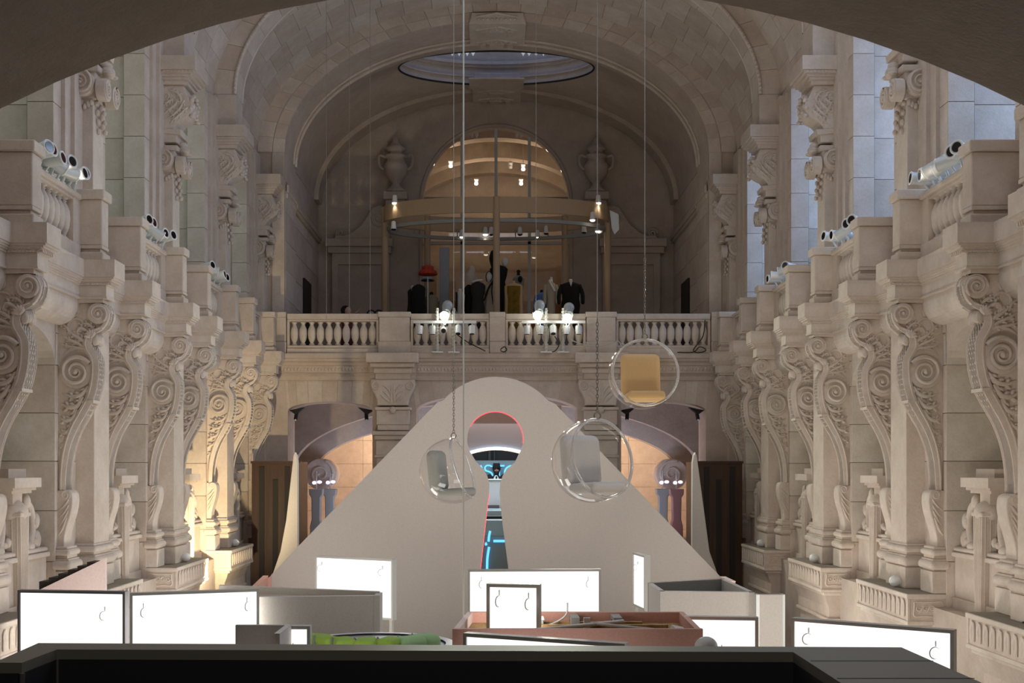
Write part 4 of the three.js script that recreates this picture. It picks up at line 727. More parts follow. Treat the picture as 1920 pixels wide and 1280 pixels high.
bust(1033, 528, 24, DM, F.beige, 'beige suit with white scarf beside the black suit', { waist: 0.75, skirt: 0.5, neck: F.whiteCloth, extra: (g, x, t, d) => { part(g, 'scarf', tube([W(x - 0.06, t + 0.02, d - 0.1), W(x + 0.02, t - 0.15, d - 0.16), W(x + 0.1, t - 0.3, d - 0.16)], 0.035, 12, 6), F.whiteCloth); part(g, 'collar', ball(x + 0.01, t + 0.09, d, 0.04, 0.05, 0.04), F.whiteCloth); } });
bust(1070, 528, 46, DM - 0.05, F.black, 'broad black suit with white collar, rightmost of the costumes', { waist: 0.86, skirt: 0.45, neck: F.whiteCloth, shirt: F.whiteCloth });

// ------------------------------------------------------------------ lamp rigs on the balcony
for (const [x0, x1, posts, cans, tilt, name] of [[775, 893, [820, 851], [[787, 0], [811, 0], [832, 1.2], [859, 0.4], [885, 0.2]], 0, 'left'], [978, 1098, [1024, 1056], [[988, 0], [1013, 0], [1037, 0.4], [1062, 0], [1085, 0]], 0, 'right']]) {
  const d = 31.05, A = at(x0, 604, d), B = at(x1, 606, d), g = thing('lamp_rig', `white lighting bar on rope wrapped posts, ${name} half of the balcony`, 'rig');
  part(g, 'bar', rbox(A.x, B.x, 3.74, 3.81, d - 0.03, d + 0.03, 0.01), M.white);
  for (const p of posts) { const q = at(p, 600, d + 0.08); part(g, 'post', rod(W(q.x, ENT, d + 0.09), W(q.x, 4.15, d + 0.09), 0.035, 8), M.rope);
    const wr = []; for (let i = 0; i < 70; i++) { const a = i * 1.1; wr.push(W(q.x + 0.045 * Math.cos(a), ENT + 0.05 + i * 0.0155, d + 0.09 + 0.045 * Math.sin(a))); } part(g, 'rope_wrap', tube(wr, 0.012, 260, 4), M.rope); }
  part(g, 'foot', posts.map(p => { const q = at(p, 600, d); return rbox(q.x - 0.15, q.x + 0.15, ENT, ENT + 0.03, d - 0.05, d + 0.2, 0.01); }), M.white);
  done(g);
  cans.forEach(([p, t], i) => {
    const q = at(p, 620, d), c = thing('can_spot', `white can spot hanging from the ${name} balcony bar, ${ord[i]} from the left`, 'spotlight', 'can spots under the balcony bars');
    const cyl = new THREE.CylinderGeometry(0.075, 0.075, 0.22, 14), m = new THREE.Matrix4().makeRotationX(-t); cyl.applyMatrix4(m); cyl.translate(q.x, 3.57 + EYE, -d + 0.02); part(c, 'housing', cyl, M.white);
    const lens = new THREE.CylinderGeometry(0.06, 0.06, 0.02, 14); lens.translate(0, -0.112, 0); lens.applyMatrix4(m); lens.translate(q.x, 3.57 + EYE, -d + 0.02); part(c, 'lens', lens, M.lens);
    part(c, 'yoke', [rod(W(q.x, 3.74, d), W(q.x, 3.62, d - 0.02), 0.015, 6), box(q.x - 0.09, q.x - 0.078, 3.52, 3.66, d - 0.04, d), box(q.x + 0.078, q.x + 0.09, 3.52, 3.66, d - 0.04, d)], M.white); done(c);
  });
}
[[833, 592, 'above the left balcony bar'], [1008, 591, 'above the right balcony bar, nearer the middle'], [1064, 596, 'above the right balcony bar, nearer the end']].forEach(([px, py, l]) => {
  const d = 30.9, q = at(px, py, d), g = thing('flood_lamp', `lit floodlight shining down the nave, ${l}`, 'lamp', 'lit floodlights of the balcony');
  part(g, 'lamp_globe', ball(q.x, q.h, d, 0.115, 0.115, 0.1, 18, 12), glow(0xfdfff0, 14));
  const c = new THREE.CylinderGeometry(0.13, 0.1, 0.45, 16, 1, true); c.rotateX(-1.05); c.translate(q.x + 0.05, q.h + 0.2 + EYE, -d - 0.28); part(g, 'housing', c, M.whiteMetal);
  const e = new THREE.SphereGeometry(0.14, 14, 10); e.translate(q.x + 0.07, q.h + 0.33 + EYE, -d - 0.48); part(g, 'back_cap', e, M.whiteMetal);
  part(g, 'yoke', [rod(W(q.x - 0.12, q.h + 0.1, d + 0.2), W(q.x, q.h - 0.22, d + 0.12), 0.014), rod(W(q.x + 0.16, q.h + 0.1, d + 0.2), W(q.x + 0.02, q.h - 0.22, d + 0.12), 0.014)], M.whiteMetal);
  done(g);
  const l2 = new THREE.SpotLight(0xfdffee, 60, 0, 1.0, 0.7, 2); l2.position.copy(W(q.x, q.h - 0.02, d - 0.16)); l2.target.position.copy(W(q.x * 0.4, -3, d - 14)); l2.castShadow = true; l2.shadow.radius = 5; scene.add(l2, l2.target);
});
// cables along the foot of the balcony
[[[[858, 628], [875, 640], [890, 648], [910, 658]], 'thin dark cable lying on the balcony ledge at the left rig'], [[[1040, 630], [1048, 645], [1040, 658], [1025, 661]], 'dark cable dropping from the right lamp rig'], [[[1068, 636], [1085, 643], [1105, 648], [1130, 648], [1160, 640], [1165, 652]], 'pale and dark cable slung below the right rig towards the pedestal'], [[[1322, 600], [1318, 630], [1300, 658], [1314, 664], [1324, 656], [1312, 650], [1302, 659], [1270, 662]], 'coiled black cable at the right end of the balcony'], [[[938, 655], [946, 650], [950, 656], [944, 661], [938, 657]], 'small black cable ring in the middle of the balcony ledge']].forEach(([p, l], i) => single('cable', tube(p.map(q => { const a = at(q[0], q[1], 31.02 + (i === 3 ? 0.16 : 0)); return W(a.x, Math.max(a.h, ENT + 0.02), 31.02 + (i === 3 ? 0.16 : 0)); }), 0.014, 50, 5), i === 2 ? M.cablePale : M.cable, l, 'cable'));

// ------------------------------------------------------------------ spots on the side gallery rails
function railSpot(x, h, d, s, dir, lensMat, label) {
  const g = thing('rail_spot', label, 'spotlight', 'spots on the side gallery rails');
  const c = W(x, h, d), a = c.clone().addScaledVector(dir, -0.17), b = c.clone().addScaledVector(dir, 0.15);
  part(g, 'housing', [rod(a, b, 0.078, 14, 0.09), new THREE.SphereGeometry(0.078, 12, 8).translate(a.x, a.y, a.z)], M.whiteMetal);
  const q = new THREE.Quaternion().setFromUnitVectors(new THREE.Vector3(0, 0, 1), dir), r = new THREE.TorusGeometry(0.086, 0.012, 6, 18); r.applyQuaternion(q); r.translate(b.x, b.y, b.z); part(g, 'front_ring', r, M.white);
  part(g, lensMat.emissiveIntensity > 1 ? 'lamp_lens' : 'lens', rod(b, b.clone().addScaledVector(dir, 0.006), 0.066, 14), lensMat);
  part(g, 'yoke', [rod(W(x, h - 0.01, d), W(s * 6.06, 3.93, d), 0.018), box(s * 6.03, s * 6.13, 3.92, 3.94, d - 0.05, d + 0.05)], M.whiteMetal);
  done(g); return b.clone().addScaledVector(dir, 0.03);
}
{
  const bays = PIERS.slice(0, 4).map(d => d + 0.95), litLens = glow(0xfff0dc, 5);
  // where the lit ones point: board, far piers, arcade
  const aims = [[0, -0.5, 23.6], [2.0, -2.0, 23.6], [6.1, 1.0, 26.2], [1.5, -1.0, 23.6], [2.0, -1.2, 25], [6.1, 1.4, 30.6]];
  for (const s of [-1, 1]) [[0, s < 0 ? 8 : 7], [1, 5], [2, 4]].forEach(([b, n]) => {
    for (let i = 0; i < n; i++) {
      const d = bays[b] + 0.68 + i * 1.5 / (n - 1), x = s * (5.96 + 0.04 * ((i * 3) % 2)), h = 4.1 + 0.03 * Math.sin(i * 2), lit = b === 0 ? (s < 0 ? i === 3 || i === 5 : i > 1 && i < 5) : i === 2 - (n === 4 ? 1 : 0);
      const aim = aims[(i + b * 2) % aims.length], dir = lit ? W(-s * Math.abs(aim[0]) * (aim[0] < 0 ? -1 : 1), aim[1], Math.max(aim[2], d + 4)).sub(W(x, h, d)).normalize() : new THREE.Vector3(-s * 0.85, s < 0 ? 0.16 : 0.08 - 0.1 * (i % 2), (s < 0 ? 0.22 : i < 2 ? 0.5 : 0.05) + 0.15 * Math.cos(i * 1.7)).normalize();
      const p = railSpot(x, h, d, s, dir, lit ? litLens : s < 0 && b < 2 && (i === 1 || i === 2) ? M.lensRed : M.lens,
        `white spot on the ${sideName(s)} gallery rail, ${ord[i]} from the near end of the ${['nearest', 'middle', 'farthest'][b]} cluster`);
      if (lit) { const l = new THREE.SpotLight(0xfff0e2, LIGHT.rail, 0, 0.34, 0.8, 2); l.position.copy(p); l.target.position.copy(p.clone().add(dir)); l.castShadow = true; l.shadow.radius = 4; scene.add(l, l.target); }
    }
  });
}
// globe spots left on the podiums
for (const [s, b, dd] of [[1, 0, 0.1], [1, 1, 0.25], [1, 2, 0.3], [1, 3, 0.3], [-1, 2, 0.5], [-1, 3, 0.4]]) {
  const d = PIERS[b] + dd - 0.45, x = s * 5.98, g = thing('globe_spot', `small round white spot resting on the ${sideName(s)} podium, ${ord[3 - b]} from the balcony`, 'spotlight', 'round spots on the podiums');
  part(g, 'globe', ball(x, -1.72, d, 0.09, 0.085, 0.09, 14, 10), M.white); part(g, 'back', ball(x + s * 0.09, -1.73, d, 0.07, 0.075, 0.075, 12, 8), M.whiteMetal);
  part(g, 'flex', tube([W(x + s * 0.12, -1.75, d), W(x + s * 0.2, -1.79, d + 0.15), W(x + s * 0.05, -1.795, d + 0.4)], 0.012, 14, 5), M.cable); done(g);
}
// puppet and spoked wheels showing above the balcony rail at the left
{ const d = 32.6, q = at(652, 583, d), g = thing('puppet', 'small dark haired puppet with raised arm above the left balcony rail', 'puppet');
  part(g, 'head', [ball(q.x, q.h, d, 0.1, 0.12, 0.1, 14, 10)], std(0xb98f80)); part(g, 'hair', [ball(q.x - 0.06, q.h + 0.03, d + 0.03, 0.14, 0.13, 0.11), ball(q.x - 0.12, q.h - 0.12, d + 0.02, 0.08, 0.12, 0.08)], F.black);
  part(g, 'torso', loft([[q.h - 0.08, 0.04, 0.04], [q.h - 0.16, 0.16, 0.09], [q.h - 0.5, 0.14, 0.1], [ENT, 0.2, 0.14]], q.x - 0.02, d), std(0x6a2a2c)); part(g, 'arm', limb([W(q.x + 0.12, q.h - 0.16, d), W(q.x + 0.22, q.h - 0.06, d - 0.05), W(q.x + 0.36, q.h + 0.06, d - 0.08)], 0.03, 0.016), std(0xb98f80)); done(g);
  [[696, 'left'], [710, 'right']].forEach(([px, l]) => { const p = at(px, 589, d), k = thing('spoked_wheel', `dark wheel rim showing above the left balcony rail, ${l} of two`, 'wheel', 'wheels behind the left balcony rail'); part(k, 'rim', new THREE.TorusGeometry(0.11, 0.022, 8, 24).translate(p.x, p.h + EYE, -d), M.black); part(k, 'spokes', [0, 1, 2, 3].map(i => rod(W(p.x - 0.1 * Math.cos(i * 0.785), p.h - 0.1 * Math.sin(i * 0.785), d), W(p.x + 0.1 * Math.cos(i * 0.785), p.h + 0.1 * Math.sin(i * 0.785), d), 0.005, 5)), M.frame); part(k, 'fork', box(p.x - 0.02, p.x + 0.02, ENT, p.h - 0.08, d - 0.02, d + 0.02), M.black); done(k); }); }

// ------------------------------------------------------------------ hall behind the arcade, under the balcony
{
  const w = structure('wall_hall');
  // wall with one wide arch, then the lit back wall
  const sh = shapeOf([[-9, FLOOR], [9, FLOOR], [9, 2.4], [-9, 2.4]]), p = new THREE.Path();
  p.moveTo(-5.9, FLOOR + 0.01); p.lineTo(5.9, FLOOR + 0.01); p.lineTo(5.9, -0.05); p.absellipse(0, -0.05, 5.9, 1.95, 0, Math.PI, false); p.lineTo(-5.9, FLOOR + 0.01); sh.holes.push(p);
  part(w, 'arch_wall', prismD(sh, 34.7, 35.2), M.stoneShaded);
  const cool = M.stoneC;
  part(w, 'arch_soffit', ringPrism(5.45, 1.6, 6.6, 2.5, -0.15, 35.7, 36.3, 40, 0, Math.PI), cool);
  for (const s of [-1, 1]) {
    const dr = new THREE.CylinderGeometry(0.46, 0.46, 0.9, 28); dr.rotateX(Math.PI / 2); dr.translate(s * 5.2, -0.2 + EYE, -35.8);
    part(w, 'corbel_scroll', [dr, ridge(spiral(s * 5.2, -0.2, 0.42, 0.06, 1.2, 1.8, s), taper(0.05, 0.03), 35.35, 1, 1, 50)], cool);
    part(w, 'side_wall', box(s * 6.5, s * 6.9, FLOOR, 2.4, 32.5, 41), M.stoneShaded);
    part(w, 'corner_pier', rbox(s * 5.56, s * 5.72, FLOOR, 1.6, 32.4, 32.9, 0.01), cool);
  }
  const peach = M.stoneC;
  for (let c = 0; c < 9; c++) for (let k = 0; k < 6; k++) part(w, 'wall_stone', rbox(-6.6 + k * 2.2, -4.406 + k * 2.2, FLOOR + c * 0.77, FLOOR + (c + 1) * 0.77 - 0.006, 39.6, 40, 0.006), k % 2 ? peach : M.stone);
  part(w, 'hall_floor', box(-6.5, 6.5, FLOOR, -2.05, 33.4, 40), M.stoneShaded);
  // light strips hidden behind the arch head
  const lamp = thing('cove_strip', 'warm light strip behind the wide arch head, out of sight', 'lamp');
  part(lamp, 'strip_diffuser', box(-4.2, 4.2, 2.28, 2.34, 36.7, 36.9), glow(0xffdcb4, 1.5)); part(lamp, 'strip_housing', box(-4.25, 4.25, 2.34, 2.4, 36.65, 36.95), M.white); done(lamp);
  rectLight(8, 0.3, 0xffd8ac, 80, W(0, 2.26, 36.8), W(0, 0.2, 39.6));
  const lamp2 = thing('cove_strip', 'cool light strip inside the arcade, out of sight', 'lamp');
  part(lamp2, 'strip_diffuser', box(-4.2, 4.2, -1.99, -1.97, 33.5, 33.7), glow(0xb8ccff, 1.0)); part(lamp2, 'strip_housing', box(-4.25, 4.25, -2.05, -1.99, 33.45, 33.75), M.white); done(lamp2);
  rectLight(8, 0.25, 0xd0dcff, 36, W(0, -1.95, 33.6), W(0, 1.4, 35.4));
}
// dark baluster-shaped stands with violet lamps seen through the side arches
for (const s of [-1, 1]) [0, 1].forEach(k => {
  const x = s * (5.18 - k * 0.32), d = 34.4 + k * 0.5, g = thing('lamp_stand', `dark waisted stand with violet lamp, ${k ? 'inner' : 'outer'} one in the ${sideName(s)} side arch`, 'stand', 'waisted stands in the side arches');
  const prof = [[-0.2, -0.62], [0.2, -0.62], [0.19, -0.78], [0.13, -0.86], [0.12, -1.5], [0.15, -1.6], [0.17, -1.7], [0.17, -2.05], [-0.17, -2.05], [-0.17, -1.7], [-0.15, -1.6], [-0.12, -1.5], [-0.13, -0.86], [-0.19, -0.78]].map(q => [x + q[0], q[1]]);
  part(g, 'stand_body', prismD(prof, d - 0.15, d + 0.15, 0.02, 1), s > 0 && k === 0 ? std(0xa87d78) : std(0x9a9a96));
  part(g, 'lamp_bulb', [ball(x - 0.05, -0.44, d - 0.1, 0.06, 0.05, 0.06), ball(x + 0.1, -0.42, d - 0.1, 0.07, 0.045, 0.06)], glow(0xf0d8ff, 2));
  part(g, 'lamp_stem', [rod(W(x, -0.62, d), W(x, -0.1, d), 0.02, 6), rod(W(x - 0.1, -0.25, d), W(x + 0.1, -0.18, d), 0.014, 6)], M.frame);
  done(g);
});
// clip-on spots in the corners of the side arches
for (const [x, h] of [[-5.33, 1.5], [-3.48, 1.5], [3.48, 1.5], [5.33, 1.5]]) {
  const q = Math.sign(Math.abs(x) - 4.4) * Math.sign(x), g = thing('corner_spot', `small black spot in the ${Math.abs(x) > 4.4 ? 'outer' : 'inner'} top corner of the ${x < 0 ? 'left' : 'right'} side arch`, 'spotlight', 'black spots in the side arches');
  part(g, 'bracket', prismD([[x + q * 0.19, h + 0.02], [x - q * 0.22, h + 0.1], [x + q * 0.02, h - 0.1]], 31.75, 31.95), M.black);
  part(g, 'head', [rod(W(x, h - 0.02, 31.85), W(x + q * 0.02, h - 0.22, 31.75), 0.05, 10)], M.black);
  part(g, 'tip', ball(x + q * 0.02, h - 0.24, 31.74, 0.025), M.white); done(g);
}
// dark timber partitions at both ends of the arcade
for (const s of [-1, 1]) {
  const g = thing('timber_partition', `dark brown timber partition against the ${sideName(s)} end of the far arcade`, 'partition', 'timber partitions');
  part(g, 'panel', box(s * 4.96, s * 6.16, FLOOR, 0.14, 30.0, 30.12), M.woodDark);
  for (const u of [5.2, 5.5, 5.84]) part(g, 'slat', box(s * u, s * (u + 0.13), FLOOR, u === 5.5 ? -0.3 : 0.02, 29.97, 30.0), M.woodDeep);
  part(g, 'top_rail', box(s * 4.94, s * 6.18, 0.1, 0.16, 29.96, 30.14), M.woodDark);
  part(g, 'return_panel', box(s * 4.96, s * 5.02, FLOOR, 0.14, 30.12, 31.3), M.woodDark); done(g);
  const sp = thing('white_spike', `tall white spike panel beside the ${sideName(s)} timber partition`, 'panel', 'white spike panels');
  const ap = s < 0 ? -4.58 : 4.47;
  part(sp, 'spike_board', prismD([[ap - 0.03, 0.29], [ap + 0.03, 0.29], ...(s < 0 ? [[ap + 0.06, 0.1], [ap + 0.07, FLOOR], [ap - 1.0, FLOOR], [ap - 0.5, -2.4], [ap - 0.33, -1.9], [ap - 0.2, -1.2]] : [[ap + 0.2, -1.0], [ap + 0.32, -1.9], [ap + 0.5, -2.4], [ap + 1.0, FLOOR], [ap - 0.08, FLOOR], [ap - 0.06, 0.1]])], 27.0, 27.2, 0.01), M.panelWhite);
  part(sp, 'spike_cap', prismD([[ap - 0.035, 0.2], [ap + 0.035, 0.2], [ap, 0.34]], 26.99, 27.21), M.pinkPale); done(sp);
}

// ------------------------------------------------------------------ great keyhole board
const KD = 23.6;
{
  const K = (px, py) => { const q = at(px, py, KD); return [q.x, q.h]; };
  const g = thing('keyhole_board', 'huge pale grey rounded triangular board with a keyhole opening', 'board');
  const outline = [K(508, 1078), K(560, 1023), K(795, 780), K(822, 752)];
  for (let i = 0; i <= 16; i++) { const a = Math.PI * (0.775 - 0.55 * i / 16); outline.push(K(929 + 131 * Math.cos(a), 837 - 131 * Math.sin(a))); }
  outline.push(K(1040, 756), K(1300, 1028), K(1352, 1082), [K(1352, 1082)[0], FLOOR], [K(508, 1078)[0], FLOOR]);
  const sh = shapeOf(outline);
  const key = []; for (let i = 0; i <= 28; i++) { const a = -0.6 + (Math.PI + 1.2) * i / 28; key.push(K(928.5 + 53 * Math.cos(a), 823 - 52 * Math.sin(a))); }
  key.push(K(893, 866), K(907, 880), K(914, 893), K(917.5, 908), K(917, 925), K(913, 955), K(901, 1064), K(893, 1130), K(960, 1130), K(953, 1064), K(942, 980), K(939, 950), K(937, 925), K(938, 908), K(942, 893), K(950, 880), K(966, 866));
  sh.holes.push(new THREE.Path(key.map(p => V2(p[0], p[1]))));
  part(g, 'board', prismD(sh, KD, KD + 0.22), M.panel);
  const kv = (p, d) => W(p[0], p[1], d);
  part(g, 'neon_strip', [tube(key.slice(3, 22).map(p => kv(p, KD + 0.02)), 0.016, 60, 6), tube(key.slice(29).slice(4, 8).map(p => kv(p, KD + 0.02)), 0.012, 30, 6)], glow(0xff3f4a, 2.2), 'red neon tube');
  const seams = []; for (const px of [755, 845, 1010, 1115]) { const q = at(px, 900, KD); seams.push(box(q.x - 0.003, q.x + 0.003, FLOOR, at(px, px < 930 ? 1600 - px : px - 245, KD).h - 0.05 > 1.7 ? 1.2 : Math.min(1.2, at(px, px < 930 ? 1615 - px : px - 235, KD).h), KD - 0.002, KD)); }
  part(g, 'joint_line', seams, std(0xb5aca2));
  part(g, 'side_return', [box(at(508, 1078, KD).x, at(508, 1078, KD).x + 0.06, FLOOR, at(508, 1080, KD).h - 0.03, KD + 0.22, KD + 2), box(at(1352, 1082, KD).x - 0.06, at(1352, 1082, KD).x, FLOOR, at(1352, 1082, KD).h - 0.03, KD + 0.22, KD + 2)], M.pink);
  done(g);
  const lw = thing('pink_wedge_wall', 'sloping salmon pink low wall left of the keyhole board', 'wall'); const a = at(508, 1079, KD - 0.05), b = at(450, 1108, 22);
  part(lw, 'wall_face', [prismX([[22, FLOOR], [KD, FLOOR], [KD, a.h], [22, b.h]], b.x + 0.12, b.x + 0.22)], M.pink);
  part(lw, 'front_face', prismD([[b.x + 0.1, FLOOR], [a.x, FLOOR], [a.x, a.h], [b.x + 0.1, b.h]], KD - 0.06, KD - 0.02), M.pink); done(lw);
  const rw = thing('pink_post_wall', 'narrow salmon pink wall end right of the keyhole board', 'wall'), c = at(1350, 1082, KD), e = at(1361, 1085, 22.6);
  part(rw, 'wall_face', [box(c.x, c.x + 0.1, FLOOR, c.h, 22.6, KD - 0.02)], M.pink); part(rw, 'cap', box(c.x - 0.005, c.x + 0.105, c.h, c.h + 0.02, 22.6, KD - 0.02), M.pinkPale); done(rw);
}
// things seen through the keyhole
{
  const g = thing('reception_canopy', 'curved lavender canopy edged with a white neon arc, seen through the keyhole', 'canopy'), d = 29;
  const arc = (h0, dx = 0) => { const o = []; for (let i = 0; i <= 20; i++) { const x = -1.3 + 2.6 * i / 20; o.push([x - 0.02, h0 - 0.16 * (x / 0.8) ** 2]); } return o; };
  const lav = std(0xc9c3cc, { roughness: 0.7 });
  part(g, 'canopy_face', prismD([...arc(0.5), [1.28, 1.08], [-1.32, 1.08]], d, d + 0.3), lav);
  part(g, 'neon_arc', tube(arc(0.46).map(p => W(p[0], p[1], d - 0.03)), 0.035, 50, 8), glow(0xcfeaff, 2.4), 'white blue neon arc');
  part(g, 'inner_face', prismD([...arc(0.44), [1.28, -0.2], [-1.32, -0.2]], d + 1.6, d + 1.7), M.black);
  part(g, 'mullion', [box(-0.22, -0.16, 0.1, 0.42, d + 1.5, d + 1.58), box(-0.08, -0.05, 0.1, 0.42, d + 1.5, d + 1.58)], std(0x3a3a35));
  for (const x of [-1.34, 1.28]) part(g, 'post', box(x, x + 0.05, -2.05, 1.08, d, d + 0.3), lav);
  done(g);
  rectLight(2.2, 0.1, 0xd8ecff, 26, W(0, 0.36, d + 0.1), W(0, -0.8, d + 1.2)); rectLight(2.2, 0.1, 0xd8ecff, 22, W(0, 0.3, d - 0.15), W(0, -2, d - 2.4));
  single('pink_lintel', box(-1.5, 1.5, at(930, 793, 28).h, 1.45, 28, 28.3), std(0xb39183, { map: rep(grainMap, 1) }), 'dull pink lintel across the top of the keyhole view', 'lintel');
  const n = thing('sign_wall', 'blue grey wall with blue neon letters behind the person', 'wall'), dn = 30.4;
  const slate = std(0x808d91, { map: rep(grainMap, 2), roughness: 0.6 });
  part(n, 'wall_panel', box(-1.9, 1.9, -2.0, at(930, 863, dn).h, dn, dn + 0.1), slate);
  const neonBlue = glow(0x62bdf5, 1.5), L = (name, pts, cl) => part(n, name, tube(pts.map(q => { const v = at(q[0], q[1], dn - 0.04); return W(v.x, v.h, dn - 0.04); }), 0.024, 40, 6, cl), neonBlue);
  L('letter_tick', [[901, 872], [903, 876], [903.5, 880]]);
  L('letter_s', [[923, 875], [918, 872.5], [912, 873], [909, 877], [911, 882], [917, 884], [922, 887], [923, 892], [919, 896], [913, 895], [909, 890]]);
  L('letter_t', [[926, 873], [936, 873], [946, 873]]); L('letter_t_stem', [[936, 873], [936, 885], [936, 897]]);
  L('letter_o', [[958, 873], [950, 877], [946, 885], [950, 894], [958, 897], [966, 894], [970, 885], [966, 877]], true);
  done(n);
  // counter
  const c = thing('reception_counter', 'white counter in front of the person', 'counter'), dk = 29.2;
  part(c, 'front', rbox(-0.85, 0.1, -2.0, at(930, 900, dk).h, dk, dk + 0.5, 0.02), M.white);
  part(c, 'top', rbox(-0.88, 0.13, at(930, 900, dk).h, at(930, 898, dk).h, dk - 0.03, dk + 0.53, 0.008), M.white);
  part(c, 'dark_plinth', box(-0.8, 0.05, -1.05, -0.92, dk - 0.02, dk), M.frameDark); done(c);
  // low platform with bench and blue neon crosses
  const b = thing('slate_platform', 'blue grey stepped platform with blue neon strips below the counter', 'platform');
  part(b, 'platform_top', box(-1.6, 1.6, -1.42, at(930, 957, 27.5).h, 27.4, 28.95), std(0xa9bcc4, { roughness: 0.5 }));
  part(b, 'platform_step', box(-1.7, 1.7, -1.8, at(930, 975, 26.4).h, 26.2, 27.4), std(0x8fa3ab, { roughness: 0.5 }));
  part(b, 'platform_front', box(-1.9, 1.9, FLOOR, -1.5, 26.0, 26.2), slate);
  const S = pts => tube(pts.map(q => { const v = at(q[0], q[1], 25.95); return W(v.x, v.h, 25.95); }), 0.03, 20, 6);
  part(b, 'neon_bar', [S([[919, 995], [917, 1005], [916, 1015]]), S([[925, 1014], [936, 1014], [948, 1014]]), S([[913, 1018], [911, 1019], [912, 1022]]), S([[917, 1025], [914, 1045], [913, 1070]])], neonBlue, 'blue neon strips'); done(b);
  const q = at(930, 970, 27.2), be = thing('black_bench', 'low black bench on the slate platform', 'bench');
  part(be, 'seat', rbox(-0.28, 0.12, q.h - 0.01, q.h + 0.04, 27.0, 27.3, 0.015), M.black); part(be, 'leg', [box(-0.26, -0.22, at(930, 975, 26.4).h, q.h, 27.05, 27.25), box(0.06, 0.1, at(930, 975, 26.4).h, q.h, 27.05, 27.25)], M.black); done(be);
}
